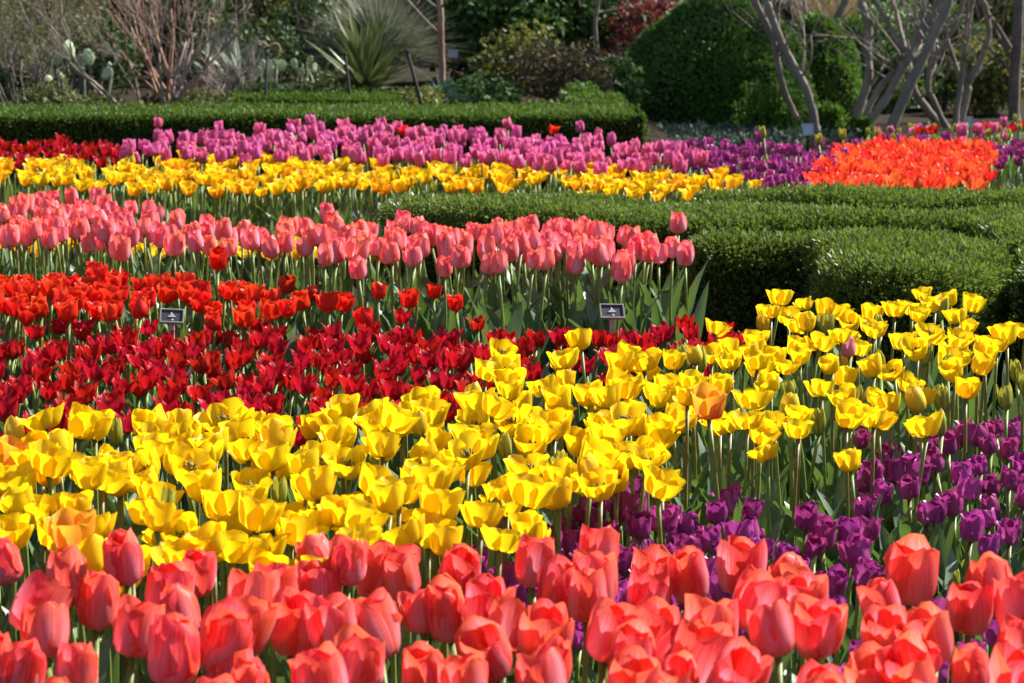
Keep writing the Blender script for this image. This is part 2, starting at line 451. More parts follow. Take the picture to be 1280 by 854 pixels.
def hedge(name, label, poly, h, r, dens_top, dens_side, size, mat, waves=0.012, sub=6, group=None, wav_fn=None, lift=0.6):
    poly = smooth_poly(poly, sub) if sub else poly
    cx = sum(p[0] for p in poly) / len(poly); cy = sum(p[1] for p in poly) / len(poly)
    root = empty(name, (cx, cy, 0), label, 'hedge', group)
    e = poly_info(poly)
    A = np.array(poly)
    lo, hi = A.min(0), A.max(0)
    def height(P):
        d = edge_dist(e, P)
        dd = np.clip(d, 0, r)
        z = h - r + np.sqrt(np.maximum(r * r - (r - dd) ** 2, 0))
        z += waves * (np.sin(P[:, 0] * 7 + 2 * np.sin(P[:, 1] * 5)) + np.sin(P[:, 1] * 9 + P[:, 0] * 3))
        if wav_fn is not None: z += wav_fn(P)
        return z, d
    area = abs(sum(poly[i][0] * poly[(i + 1) % len(poly)][1] - poly[(i + 1) % len(poly)][0] * poly[i][1] for i in range(len(poly)))) / 2
    nt_ = int(area * dens_top)
    Q = []
    while len(Q) < nt_:
        c = NR.uniform(lo, hi, size=(4 * nt_ + 50, 2))
        # vectorised point in polygon
        ins = np.zeros(len(c), bool)
        j = len(A) - 1
        for i in range(len(A)):
            cond = ((A[i, 1] > c[:, 1]) != (A[j, 1] > c[:, 1])) & (c[:, 0] < (A[j, 0] - A[i, 0]) * (c[:, 1] - A[i, 1]) / (A[j, 1] - A[i, 1] + 1e-12) + A[i, 0])
            ins ^= cond; j = i
        Q.extend(c[ins].tolist())
    Q = np.array(Q[:nt_])
    z, d = height(Q)
    clump = NR.normal(size=len(Q)) * 0.012
    T = np.column_stack([Q, z + clump - 0.02])
    # normals from the height field
    ee = 0.01
    zx = (height(Q + [ee, 0])[0] - z) / ee; zy = (height(Q + [0, ee])[0] - z) / ee
    NT = np.column_stack([-zx, -zy, np.ones(len(Q))])
    # sides
    SP, SN = [], []
    for a, b, L in e:
        m = int(L * (h - r * 0.4) * dens_side + NR.random())
        if m < 1: continue
        t = NR.random(m)
        p = a + t[:, None] * (b - a)
        nrm = np.array([(b - a)[1], -(b - a)[0]]) / (L + 1e-9)
        zz = NR.uniform(0.01, h - r * 0.4, m)
        ins_ = np.where(zz > h - r, r - np.sqrt(np.maximum(r * r - (zz - (h - r)) ** 2, 0)), 0) + NR.normal(size=m) * 0.012 + 0.012 * np.sin(zz * 31 + p[:, 0] * 17)
        SP.append(np.column_stack([p - nrm * (ins_ + 0.02)[:, None], zz]))
        SN.append(np.column_stack([np.tile(nrm, (m, 1)), np.full(m, 0.25)]))
    P = np.vstack([T] + SP); N = np.vstack([NT] + SN)
    P[:, 0] -= cx; P[:, 1] -= cy
    fo = link('foliage', leaf_mesh('foliage', P, N, size, mat, 0.5, lift, 0.15), root)
    # solid core, leaf-gap shade put into its dark colour: rings closing on top
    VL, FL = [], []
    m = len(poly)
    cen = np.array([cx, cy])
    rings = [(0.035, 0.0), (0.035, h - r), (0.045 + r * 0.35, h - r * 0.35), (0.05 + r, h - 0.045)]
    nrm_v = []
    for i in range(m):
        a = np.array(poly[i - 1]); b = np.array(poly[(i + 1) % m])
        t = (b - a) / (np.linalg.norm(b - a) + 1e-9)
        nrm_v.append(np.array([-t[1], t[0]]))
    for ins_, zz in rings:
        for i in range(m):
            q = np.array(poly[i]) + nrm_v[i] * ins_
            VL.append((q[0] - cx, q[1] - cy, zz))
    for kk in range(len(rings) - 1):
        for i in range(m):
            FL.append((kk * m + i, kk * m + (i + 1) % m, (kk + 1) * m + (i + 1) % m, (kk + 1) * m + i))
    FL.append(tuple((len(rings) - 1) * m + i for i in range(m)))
    link('branches_or_core', list_mesh('branches_or_core', VL, FL, M['core'], False), root)
    return root

def pxpoly(pts, z): return [tuple(at_z(px, py, z)[:2]) for px, py in pts]

# the low sculpted hedge on the right, in three bands with narrow clefts between
H1 = 0.44
hedge('boxwood_hedge', 'low clipped hedge bulging forward behind the yellow tulips, nearest band of the sculpted hedges',
      pxpoly([(856, 296), (900, 299), (995, 299), (1016, 306), (1026, 322), (1060, 332), (1150, 336), (1235, 330), (1264, 314), (1262, 300), (1225, 291), (1100, 288), (960, 287), (880, 288)], H1), H1, 0.09, 50000, 21250, 0.0145, M['hedge'], group='sculpted low hedges')
hedge('boxwood_hedge', 'long low clipped hedge band with an arm reaching left behind the pink tulips',
      pxpoly([(484, 255), (560, 262), (700, 268), (840, 273), (960, 276), (1100, 277), (1210, 279), (1240, 290), (1300, 296), (1640, 296), (1640, 260), (1230, 259), (1040, 257), (900, 251), (800, 246), (640, 240), (500, 243)], H1), H1, 0.07, 45000, 18750, 0.0145, M['hedge'], group='sculpted low hedges')
hedge('boxwood_hedge', 'farthest band of the low sculpted hedges, along the front of the orange tulips',
      pxpoly([(880, 243), (1050, 248), (1240, 249.5), (1640, 250), (1640, 233), (1240, 233), (1080, 235), (960, 236), (880, 238)], H1 + .01), H1 + .01, 0.06, 45000, 16250, 0.0145, M['hedge'], group='sculpted low hedges')
hedge('boxwood_hedge', 'dark end of a low clipped hedge at the right edge behind the yellow tulips',
      pxpoly([(1276, 326), (1300, 330), (1640, 330), (1640, 303), (1300, 303), (1276, 308)], H1), H1, 0.06, 45000, 17500, 0.0145, M['hedge'], group='sculpted low hedges')
# long clipped hedge at the back
HB = 0.432
hedge('clipped_hedge', 'long straight clipped hedge behind the mauve tulips',
      pxpoly([(-170, 143), (300, 143), (770, 143), (786, 141), (784, 134), (760, 132), (300, 132), (-170, 133)], HB), HB, 0.03, 22000, 14000, 0.019, M['hedge_far'], 0.004, group='clipped hedges at the back')
hedge('clipped_hedge', 'rounded clipped hedge mound behind the long hedge, below the yucca',
      pxpoly([(275, 121), (330, 122), (420, 122), (490, 121), (500, 117), (440, 112), (340, 112), (285, 115)], 0.46), 0.46, 0.05, 18000, 12000, 0.02, M['hedge_far'], 0.006, group='clipped hedges at the back')
hedge('clipped_hedge', 'short bright clipped hedge piece behind the right end of the long hedge',
      pxpoly([(712, 124), (772, 124), (775, 119), (718, 119)], 0.46), 0.46, 0.04, 18000, 12000, 0.02, M['hedge_far'], 0.006, group='clipped hedges at the back')

# ------------------------------------------------------------------ topiary domes, shrubs and trees at the back
def dome(name, label, c, rx, ry, h, nleaf, size, mat, group=None, lobes=0.04):
    root = empty(name, (c[0], c[1], 0), label, 'topiary shrub', group)
    u = NR.normal(size=(nleaf, 3)); u[:, 2] = np.abs(u[:, 2]) * 1.0
    u /= np.linalg.norm(u, axis=1, keepdims=True)
    prof = 1 + lobes * (np.sin(u[:, 0] * 6 + 2) * np.cos(u[:, 2] * 7) + np.sin(u[:, 1] * 8 + u[:, 2] * 5)) + NR.normal(size=nleaf) * 0.012
    sup = (np.abs(u[:, 0:1]) ** 2.1 + np.abs(u[:, 1:2]) ** 2.1 + np.abs(u[:, 2:3]) ** 2.1) ** (-1 / 2.1)
    P = u * sup * prof[:, None] * np.array([rx, ry, h])
    N = u / np.array([rx, ry, h])
    link('foliage', leaf_mesh('foliage', P, N, size, mat, 0.5, 0.5, 0.1), root)
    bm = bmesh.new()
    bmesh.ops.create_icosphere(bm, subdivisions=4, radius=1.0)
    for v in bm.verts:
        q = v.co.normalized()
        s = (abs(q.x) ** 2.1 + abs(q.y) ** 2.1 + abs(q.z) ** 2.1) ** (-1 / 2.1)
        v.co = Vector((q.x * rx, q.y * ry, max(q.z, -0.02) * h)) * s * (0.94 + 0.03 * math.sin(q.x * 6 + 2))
    me = bpy.data.meshes.new('branches_or_core'); bm.to_mesh(me); bm.free(); me.materials.append(M['core'])  # solid core; the shade behind the leaves is put into its dark colour
    link('branches_or_core', me, root)
    return root

def clumpy(c, r, nclump, per, rc, shell=0.75, flat=0.0):
    """points on leaf clumps spread through an ellipsoid"""
    c = np.array(c, float); r = np.array(r, float)
    u = NR.normal(size=(nclump, 3)); u /= np.linalg.norm(u, axis=1, keepdims=True)
    rad = shell + (1 - shell) * NR.random((nclump, 1)); inner = NR.random((nclump, 1)) < 0.25
    rad = np.where(inner, NR.random((nclump, 1)) * shell, rad)
    cc = u * rad * r
    n = nclump * per
    v = NR.normal(size=(n, 3)); v /= np.linalg.norm(v, axis=1, keepdims=True)
    rr = rc * (0.5 + 0.6 * NR.random((n, 1))) * np.repeat(0.6 + 0.7 * NR.random((nclump, 1)), per, 0)
    P = np.repeat(cc, per, 0) + v * rr * np.array([1, 1, 0.8])
    N = v + 0.5 * np.repeat(u, per, 0)
    return P + c, N

def twig_tree(VL, FL, p, d, L, r, depth, rng, spread=0.5, up=0.15, k=5, kids=(2, 3)):
    pts = [p]; rad = [r]
    q = Vector(p); dd = Vector(d).normalized()
    seg = 4
    for i in range(seg):
        dd = (dd + Vector((rng.gauss(0, .16), rng.gauss(0, .16), rng.gauss(0, .1) + up * 0.3))).normalized()
        q = q + dd * (L / seg)
        pts.append(q.copy()); rad.append(r * (1 - 0.45 * (i + 1) / seg))
    tube_into(VL, FL, pts, rad, k)
    if depth > 0:
        for _ in range(rng.randint(*kids)):
            i = rng.randint(2, seg)
            nd = (dd + Vector((rng.gauss(0, spread), rng.gauss(0, spread), rng.gauss(0, spread * .6) + up))).normalized()
            twig_tree(VL, FL, pts[i], nd, L * rng.uniform(.55, .8), rad[i] * .7, depth - 1, rng, spread, up, max(3, k - 1), kids)

def bare_shrub(name, label, loc, nst, L, r, depth, mat, seed, lean=0.5, spread=0.45, leaf=None, nleaf=0, lsize=0.03, cat='shrub', kids=(2, 3)):
    rng = random.Random(seed)
    root = empty(name, loc, label, cat)
    VL, FL = [], []
    for i in range(nst):
        a = rng.uniform(0, 2 * math.pi)
        d = Vector((math.cos(a) * lean * rng.random() * 1.3, math.sin(a) * lean * rng.random(), 1))
        twig_tree(VL, FL, Vector((math.cos(a) * .07, math.sin(a) * .07, -0.02)), d, L * rng.uniform(.7, 1.1), r * rng.uniform(.7, 1.2), depth, rng, spread, 0.18, 5, kids)
    link('branches_or_core', list_mesh('branches_or_core', VL, FL, mat), root)
    if leaf:
        A = np.array([tuple(v) for v in VL]); A = A[A[:, 2] > 0.25]
        P = A[NR.integers(0, len(A), nleaf)] + NR.normal(size=(nleaf, 3)) * 0.05
        link('foliage', leaf_mesh('foliage', P, NR.normal(size=(nleaf, 3)), lsize, leaf, 0.5, 0.4, 0.0), root)
    return root

def leafy_shrub(name, label, loc, r, h, mat, nclump, per, rc, size, seed, cat='shrub', group=None, twig='twigdark', core=True, lift=0.35):
    rng = random.Random(seed)
    root = empty(name, loc, label, cat, group)
    P, N = clumpy((0, 0, h * 0.52), (r[0], r[1], h * 0.5), nclump, per, rc)
    keep = P[:, 2] > 0.01
    link('foliage', leaf_mesh('foliage', P[keep], N[keep], size, mat, 0.55, lift, 0.0), root)
    VL, FL = [], []
    for i in range(5):
        a = rng.uniform(0, 6.28)
        twig_tree(VL, FL, Vector((0.04 * math.cos(a), .04 * math.sin(a), -.02)), Vector((math.cos(a) * r[0] / h, math.sin(a) * r[1] / h, 1)), h * .5, 0.02 + h * .008, 2, rng, .4, .2)
    link('branches_or_core', list_mesh('branches_or_core', VL, FL, M[twig]), root)
    return root

# clipped dome and its neighbour
c = at_z(905, 172, 0)
dome('topiary_dome', 'huge dark clipped evergreen dome behind the purple tulips', (c.x, c.y + 0.72), 0.77, 0.76, 1.07, 48000, 0.03, M['topiary'])
c = at_z(1052, 166, 0)
dome('topiary_dome', 'smaller brighter clipped dome between the leaning tree trunks', (c.x, c.y + 1.6), 0.40, 0.42, 0.86, 14000, 0.034, M['hedge_bright'])

def spire_shrub(label, px, py, wpx, hpx, seed, nsp=14):
    b = at_z(px, py, 0)
    s = b.y / F
    rng = random.Random(seed)
    root = empty('yew_shrub', b, label, 'shrub', 'small upright evergreen shrubs by the trees')
    P, N = [], []
    VL, FL = [], []
    for i in range(nsp):
        x = rng.uniform(-.5, .5) * wpx * s; y = rng.uniform(-.3, .3) * wpx * s
        hh = hpx * s * rng.uniform(.55, 1.05) * (1 - 0.6 * abs(x) / (wpx * s))
        lean = rng.uniform(-.12, .12)
        tube_into(VL, FL, [(x * .4, y * .4, 0), (x, y, hh * .5), (x + lean * hh, y, hh)], [.008, .006, .002], 4)
        m = 160
        t = NR.random(m) ** 0.8
        rr = (0.045 * (1 - t * .75))
        a = NR.uniform(0, 6.28, m)
        P.append(np.column_stack([x + lean * hh * t + np.cos(a) * rr, y + np.sin(a) * rr, t * hh])); N.append(np.column_stack([np.cos(a), np.sin(a), np.full(m, .8)]))
    link('foliage', leaf_mesh('foliage', np.vstack(P), np.vstack(N), 0.045, M['hedge_bright'], 0.3, 0.6, 0.3), root)
    link('branches_or_core', list_mesh('branches_or_core', VL, FL, M['core']), root)
spire_shrub('spiky upright evergreen shrub in front of the big dome, by the leaning trunk', 958, 176, 75, 80, 3, 20)
spire_shrub('small upright evergreen shrub just right of the leaning double trunk', 1036, 172, 28, 50, 4, 9)
spire_shrub('little bright evergreen tuft in front of the thick trunks', 1073, 176, 28, 30, 5, 9)

# silvery ground cover in front of the dome
b = at_z(885, 182, 0)
n = 5000
P = np.column_stack([NR.normal(0, .5, n) + b.x - .1, NR.normal(0, .5, n) + b.y + .3, NR.uniform(0.02, .10, n)])
tag(link('ground_cover', leaf_mesh('ground_cover', P, NR.normal(size=(n, 3)) * .5 + [0, 0, 1], 0.05, M['silverleaf'], 0.4, 0.4)), 'low silvery green ground cover in front of the dark dome', 'ground cover', None, 'stuff')

# multi-stemmed trees on the right
def trunk_tree(name, label, stems, crown=None, seed=1, mat='bark', crownmat='olive'):
    """stems: list of (list of (px, py, depth), width px at foot, width px at top)"""
    b = at_y(*stems[0][0][0][:2], stems[0][0][0][2])
    root = empty(name, (b.x, b.y, 0), label, 'tree')
    tops = []
    rng = random.Random(seed)
    for pts, w0, w1 in stems:
        Pw = [at_y(px, py, y) - Vector((b.x, b.y, 0)) for px, py, y in pts]
        d = (Pw[-1] - Pw[-2]).normalized()
        Pw.append(Pw[-1] + (d + Vector((0, 0, .35))).normalized() * 0.7)
        Pw.append(Pw[-1] + (d + Vector((0, 0, .9))).normalized() * 0.9)
        C = catmull(Pw, 6)
        m = len(C)
        y0 = pts[0][2]
        rad = [(w0 + (w1 - w0) * min(1, i / (m * .7))) * y0 / F / 2 * (1 + .05 * math.sin(i * .9 + w0) + .03 * math.sin(i * 1.9)) * (1.0 if i > 2 else 1.2 - .07 * i) * (1 if i < m * .7 else max(.35, 1 - (i - m * .7) / (m * .45))) for i in range(m)]
        C = [p + Vector((rng.gauss(0, .002), rng.gauss(0, .002), 0)) for p in C]
        VL, FL = [], []
        tube_into(VL, FL, C, rad, 10)
        tops.append((C[-1], d))
        for q in range(3):
            twig_tree(VL, FL, C[-1 - q * 3], d + Vector((rng.gauss(0, .5), rng.gauss(0, .5), .6)), 0.9, rad[-1], 2, rng, .5, .2)
        for q in range(5):
            i = rng.randint(m // 4, int(m * .75))
            twig_tree(VL, FL, C[i], Vector((rng.gauss(0, .8), rng.gauss(0, .6), .8)), rng.uniform(.25, .5), rad[i] * .35, 2, rng, .5, .15, 4)
        link('trunk', list_mesh('trunk', VL, FL, M[mat]), root)
    if crown:
        Ps, Ns = [], []
        for tp, d in tops:
            P, N = clumpy(tuple(tp + Vector((0, 0, .4))), (0.8, .8, .6), crown, 40, .17)
            Ps.append(P); Ns.append(N)
        link('crown', leaf_mesh('crown', np.vstack(Ps), np.vstack(Ns), .07, M[crownmat], .5, .3), root)

trunk_tree('tree', 'slender double trunk leaning left beside the dark dome', [
    ([(1021, 168, 16.6), (1014, 132, 16.6), (1003, 102, 16.6), (986, 72, 16.6), (972, 42, 16.6), (961, 10, 16.6), (953, -16, 16.6)], 11, 10),
    ([(996, 150, 16.9), (980, 112, 16.8), (972, 78, 16.75), (965, 45, 16.7), (950, 15, 16.7), (938, -14, 16.7)], 8, 9),
    ([(1000, 98, 16.65), (985, 82, 16.68), (973, 55, 16.72), (962, 30, 16.75), (955, 8, 16.8)], 6, 5)], 3, 1)
trunk_tree('tree', 'large grey multi-stemmed tree with thick trunks spreading to the right', [
    ([(1062, 170, 17.2), (1070, 146, 17.2), (1079, 122, 17.2), (1086, 93, 17.2), (1085, 66, 17.25), (1086, 40, 17.3), (1080, 15, 17.3), (1076, -14, 17.4)], 12, 10),
    ([(1070, 168, 17.15), (1080, 147, 17.1), (1099, 110, 17.1), (1118, 89, 17.1), (1131, 75, 17.05)], 9, 7),
    ([(1074, 172, 17.0), (1086, 152, 17.0), (1107, 124, 17.0), (1121, 98, 17.0), (1135, 72, 17.0), (1145, 46, 17.0), (1162, 20, 17.0), (1184, -14, 17.0)], 11, 10),
    ([(1106, 174, 16.7), (1114, 159, 16.7), (1128, 128, 16.7), (1141, 98, 16.7), (1155, 70, 16.7), (1169, 40, 16.7), (1182, 12, 16.7), (1192, -14, 16.7)], 14, 11),
    ([(1136, 70, 17.1), (1120, 48, 17.2), (1106, 22, 17.3), (1090, -2, 17.4), (1084, -14, 17.4)], 7, 6),
    ([(1132, 62, 17.1), (1126, 40, 17.2), (1120, 15, 17.3), (1112, -12, 17.4)], 6, 5)], 4, 2)
trunk_tree('tree', 'thin pale multi-stemmed tree with crooked stems right of the thick trunks', [
    ([(1188, 165, 18.4), (1183, 159, 18.4), (1169, 131, 18.4), (1160, 107, 18.4), (1164, 78, 18.4), (1165, 50, 18.4), (1170, 10, 18.4)], 8.5, 7),
    ([(1178, 162, 18.6), (1169, 150, 18.6), (1148, 122, 18.6), (1142, 108, 18.6), (1146, 80, 18.6)], 12, 8),
    ([(1192, 165, 18.2), (1193, 159, 18.2), (1200, 112, 18.2), (1204, 84, 18.2), (1209, 40, 18.2), (1213, 10, 18.2), (1218, -14, 18.2)], 8, 7),
    ([(1199, 165, 18.3), (1202, 150, 18.3), (1210, 116, 18.3), (1211, 104, 18.3), (1228, 70, 18.3), (1236, 40, 18.3), (1232, 10, 18.3), (1222, -14, 18.3)], 8.5, 7.5),
    ([(1200, 95, 18.3), (1192, 72, 18.35), (1184, 45, 18.4), (1186, 10, 18.4), (1190, -14, 18.4)], 5, 5),
    ([(1165, 82, 18.4), (1176, 60, 18.4), (1186, 46, 18.4), (1198, 20, 18.4)], 6, 5)], 3, 3)
trunk_tree('tree', 'pale leaning trunk in the gap behind the two domes', [
    ([(1022, 100, 21), (1032, 60, 21), (1046, 25, 21), (1062, -14, 21)], 10, 10),
    ([(1026, 80, 21.2), (1010, 30, 21.2), (1003, -14, 21.3)], 6, 5)], 2, 4)
trunk_tree('tree', 'straight reddish brown sapling trunk beside the small grey sign', [
    ([(553, 108, 17.3), (552, 70, 17.3), (551, 30, 17.3), (549, -14, 17.3)], 8.5, 7.5)], 2, 5, 'redbark', 'brownleaf')
trunk_tree('tree', 'dark trunk at the right edge of the photo behind the red tulips', [
    ([(1268, 160, 19.5), (1268, 110, 19.5), (1271, 60, 19.5), (1274, -14, 19.5)], 15, 13),
    ([(1262, 60, 19.4), (1245, 30, 19.3), (1225, 5, 19.2)], 6, 5)], 3, 6, 'twigdark')
trunk_tree('tree', 'thin dark trunk inside the leafy evergreen mass beside the burgundy shrub', [
    ([(748, 120, 19.0), (747, 70, 19.0), (744, 30, 19.0), (750, -14, 19.0)], 6, 5)], 2, 7, 'bark', 'ivy')

# leafy masses
def SH(name, label, px, py, y, rpx, hpx, mat, ncl, per, rc, size, seed, **kw):
    b = at_y(px, py, y)
    return leafy_shrub(name, label, (b.x, b.y, float(gz(b.x, b.y))), (rpx * y / F, rpx * y / F * .8), hpx * y / F, M[mat], ncl, per, rc, size, seed, **kw)
SH('evergreen_shrub', 'tall dense dark green shrub behind the sign, left part of the evergreen mass', 610, 110, 19.5, 95, 190, 'ivy', 190, 60, .17, .07, 11)
SH('evergreen_shrub', 'tall dense dark green shrub behind the yellowing bush, right part of the evergreen mass', 705, 110, 20.0, 90, 190, 'ivy', 180, 60, .17, .07, 12)
SH('yellowing_shrub', 'olive bush with yellow leafy shoots in front of the evergreen mass', 645, 128, 16.6, 55, 92, 'yellowish', 55, 36, .10, .045, 13)
SH('brown_shrub', 'dark brownish twiggy bush beside the yellowing shrub', 705, 132, 16.2, 58, 75, 'brownleaf', 70, 36, .10, .04, 14)
SH('low_shrub', 'small lime green shrub below the burgundy shrub', 722, 128, 15.6, 22, 30, 'hedge_bright', 22, 40, .06, .035, 15)
SH('low_shrub', 'low rusty yellow shrub just behind the long hedge', 690, 136, 14.8, 34, 22, 'yellowish', 22, 36, .06, .035, 16)
SH('burgundy_shrub', 'burgundy leaved shrub with pale twigs above the dome', 822, 100, 19.5, 62, 150, 'burgundy', 100, 45, .12, .05, 17)
bare_shrub('bare_shrub', 'bare pale twigged shrub left of the dark dome', (at_y(795, 128, 17.8).x, 17.8, 0), 6, .45, .010, 3, M['twig'], 21, .9)
SH('evergreen_shrub', 'dark leafy shrub behind the thick grey trunks', 1105, 150, 20.5, 60, 130, 'topiary', 90, 50, .15, .06, 18)
SH('evergreen_shrub', 'dark leafy shrub behind the thin pale stems', 1175, 150, 21.0, 55, 120, 'ivy', 80, 50, .15, .06, 19)
SH('olive_shrub', 'tan and olive dry bush right of the thin pale stems', 1235, 150, 20.2, 42, 85, 'yellowish', 60, 45, .13, .055, 20)
SH('olive_shrub', 'dull olive shrub high behind the thin pale stems', 1225, 100, 23.5, 80, 210, 'olive', 110, 50, .2, .08, 22)
# left side
SH('conifer_shrub', 'dark olive conifer mass left of the silvery grass tree', 330, 110, 20.5, 105, 190, 'olive', 200, 55, .18, .055, 23)
SH('conifer_shrub', 'grey green shrub behind the bare reddish twigs', 175, 110, 21.5, 95, 190, 'olive', 150, 50, .2, .06, 24)
SH('conifer_shrub', 'grey brown shrub at the left edge of the photo', 30, 115, 19.0, 90, 160, 'brownleaf', 120, 45, .17, .05, 25)
SH('evergreen_shrub', 'added dark shrub filling the shaded gap behind the prickly pear at the left', 105, 110, 18.0, 62, 90, 'dark', 70, 45, .13, .05, 81)  # dark shrubs added here: their leaf colour fills the shaded gaps
SH('evergreen_shrub', 'added dark shrub filling the shaded gap behind the spiky grey rosettes', 300, 110, 18.8, 70, 80, 'dark', 70, 45, .13, .05, 82)
SH('evergreen_shrub', 'added dark shrub filling the shaded gap between the conifer mass and the silvery grass', 400, 110, 19.4, 50, 110, 'dark', 60, 45, .13, .05, 83)
SH('evergreen_shrub', 'added dark shrub filling the shade behind the twigs at the left edge of the photo', 15, 110, 17.4, 60, 80, 'dark', 60, 45, .13, .05, 84)
SH('evergreen_shrub', 'added dark green shrub filling the shade between the bare twigs and the conifer mass', 235, 110, 19.2, 50, 150, 'dark', 80, 45, .14, .05, 85)
SH('evergreen_shrub', 'added dark green shrub filling the shade behind the grey shrub far left', 60, 110, 20.0, 70, 150, 'dark', 90, 45, .15, .055, 86)
SH('low_shrub', 'feathery yellow green low shrub below the prickly pear', 128, 134, 14.6, 28, 42, 'olive', 30, 40, .07, .035, 26, lift=.6)
SH('low_shrub', 'dull green low shrub left of the prickly pear', 60, 134, 14.8, 38, 46, 'olive', 36, 40, .08, .035, 27)
SH('low_shrub', 'small brownish green ground shrub behind the long hedge under the bare twigs', 235, 134, 15.5, 55, 26, 'brownleaf', 40, 36, .07, .035, 28)
SH('low_shrub', 'dark small shrub at the foot of the evergreen mass', 600, 134, 15.8, 40, 36, 'ivy', 40, 40, .08, .04, 29)
SH('low_shrub', 'dull green shrub between the dome and the burgundy shrub', 765, 125, 17.0, 34, 60, 'ivy', 36, 40, .09, .045, 30)

for i, (px, y, rp, hp, mt, l_) in enumerate([(8, 14.2, 40, 44, 'olive', 'low olive shrub at the left edge just behind the long hedge'), (100, 14.1, 46, 40, 'olive', 'low green shrub just behind the long hedge below the left prickly pear'), (160, 14.3, 44, 46, 'olive', 'low olive shrub at the foot of the reddish bare shrub'), (262, 14.6, 50, 46, 'olive', 'low brownish shrub below the grey bare twigs'), (330, 15.0, 40, 40, 'ivy', 'low dark shrub at the foot of the bright cactus'), (395, 15.1, 44, 40, 'dark', 'low olive shrub between the cactus and the yucca'), (190, 14.1, 44, 40, 'olive', 'low olive shrub hiding the foot of the reddish bare shrub'), (40, 14.4, 46, 46, 'dark', 'low dark shrub just behind the long hedge near the left edge'), (470, 14.9, 40, 26, 'hedge_bright', 'low bright green shrub below the yucca'), (505, 15.0, 44, 36, 'yellowish', 'low yellowish shrub just left of the leaning stake')]):
    SH('low_shrub', l_, px, 120, y, rp, hp, mt, 34, 40, .07, .035, 70 + i)

def bare(label, px, y, *a, **k):
    x = at_y(px, 100, y).x
    bare_shrub('bare_shrub', label, (x, y, float(gz(x, y))), *a, **k)
bare('leafless shrub of many upright reddish grey twigs rising behind the long hedge', 192, 14.6, 9, .66, .017, 4, M['twig'], 31, .8, .42, kids=(2, 3))
bare('low tangle of leafless grey twigs right of the reddish bare shrub', 268, 15.0, 14, .34, .008, 3, M['twig'], 32, 1.2, .6)
bare('leafless shrub with rust coloured upright shoots', 222, 15.4, 11, .7, .011, 3, M['twigred'], 33, .4, .28)
bare('dark twiggy leafless shrub at the left edge of the photo', 25, 15.2, 20, .5, .010, 4, M['twigdark'], 34, .8, .45, leaf=M['olive'], nleaf=1500, lsize=.03)
bare('thin grey leafless shrub between the left edge and the prickly pear', 78, 16.2, 12, .5, .009, 3, M['twigdark'], 35, .6, .4, leaf=M['olive'], nleaf=900, lsize=.03)

# blade plants
def blades(name, label, loc, nb, L, wid, mat, seed, cat='plant', droop=.3, min_el=5, max_el=85, fold=.3, centre=0.0, part='blade', cnt_parts=True, z0=.05, stiff=1.0):
    rng = random.Random(seed)
    root = empty(name, loc, label, cat)
    VL, FL = [], []
    for i in range(nb):
        a = rng.uniform(0, 2 * math.pi)
        el = math.radians(rng.uniform(min_el, max_el))
        d = Vector((math.cos(a) * math.cos(el), math.sin(a) * math.cos(el), math.sin(el)))
        side = d.cross(Vector((0, 0, 1)))
        if side.length < 1e-3: side = Vector((1, 0, 0))
        side.normalize()
        nrm = side.cross(d)
        l = L * rng.uniform(.7, 1.1); ww = wid * rng.uniform(.8, 1.2)
        dr = droop * rng.uniform(.4, 1.2)
        base = len(VL)
        sg = 6
        o = Vector((0, 0, z0 + rng.uniform(-.03, .05))) + d * centre
        for s in range(sg + 1):
            t = s / sg
            p = o + d * l * t - Vector((0, 0, 1)) * dr * l * t * t
            w2 = ww * (.55 + .9 * t if t < .45 else .955 * (1 - (t - .45) / .55)) * .5 + .0006
            VL += [p - side * w2 + nrm * fold * w2, p, p + side * w2 + nrm * fold * w2]
        for s in range(sg):
            q = base + 3 * s
            FL += [(q, q + 1, q + 4, q + 3), (q + 1, q + 2, q + 5, q + 4)]
    me = list_mesh(part, VL, FL, mat, False)
    link('blades', me, root)
    return root
def gx(px, y):
    x = at_y(px, 100, y).x
    return (x, y, float(gz(x, y)))
yu = blades('yucca_plant', 'spiky green yucca rosette of stiff sword leaves behind the clipped mound', gx(456, 15.6), 120, .60, .058, M['yucca'], 41, droop=.10, min_el=0, max_el=78, z0=.14)
blades('silver_grass_tree', 'huge silvery rosette of fine grassy leaves behind the yucca', gx(474, 18.2), 1700, .80, .010, M['silver'], 42, droop=.25, min_el=8, max_el=88, z0=.25)
for i, (px, y, L, nb) in enumerate([(285, 17.4, .42, 40), (305, 16.8, .42, 40), (268, 18, .4, 34), (318, 17.6, .34, 30)]):
    blades('agave_plant', ['grey green spiky rosette among the bare twigs', 'grey green spiky rosette left of the black stake', 'grey spiky rosette farthest back among the bare twigs', 'small grey spiky rosette beside the pale cactus pads'][i], gx(px, y), nb, L, .04, M['agave'], 43 + i, droop=.05, min_el=10, max_el=85, z0=.12)
blades('agave_plant', 'spiky rosette with pale blades at the left of the yucca', gx(402, 15.2), 36, .36, .03, M['yucca'], 50, droop=.12, min_el=5, max_el=80)
blades('leafy_perennial', 'blue green leafy perennial clump beside the leaning stake', gx(556, 15.6), 140, .26, .03, M['blueleaf'], 51, droop=.35, min_el=20, max_el=85, z0=.02)
blades('leafy_perennial', 'low pale green perennial clump right of the yucca', gx(520, 15.2), 70, .20, .022, M['blueleaf'], 52, droop=.3, min_el=10, max_el=80, z0=.02)
blades('dry_grass', 'tall dry tan grass behind the domes and trunks', gx(1062, 22.5), 420, 1.5, .02, M['reedtan'], 53, cat='grass clump', droop=.25, min_el=55, max_el=89, z0=.02)
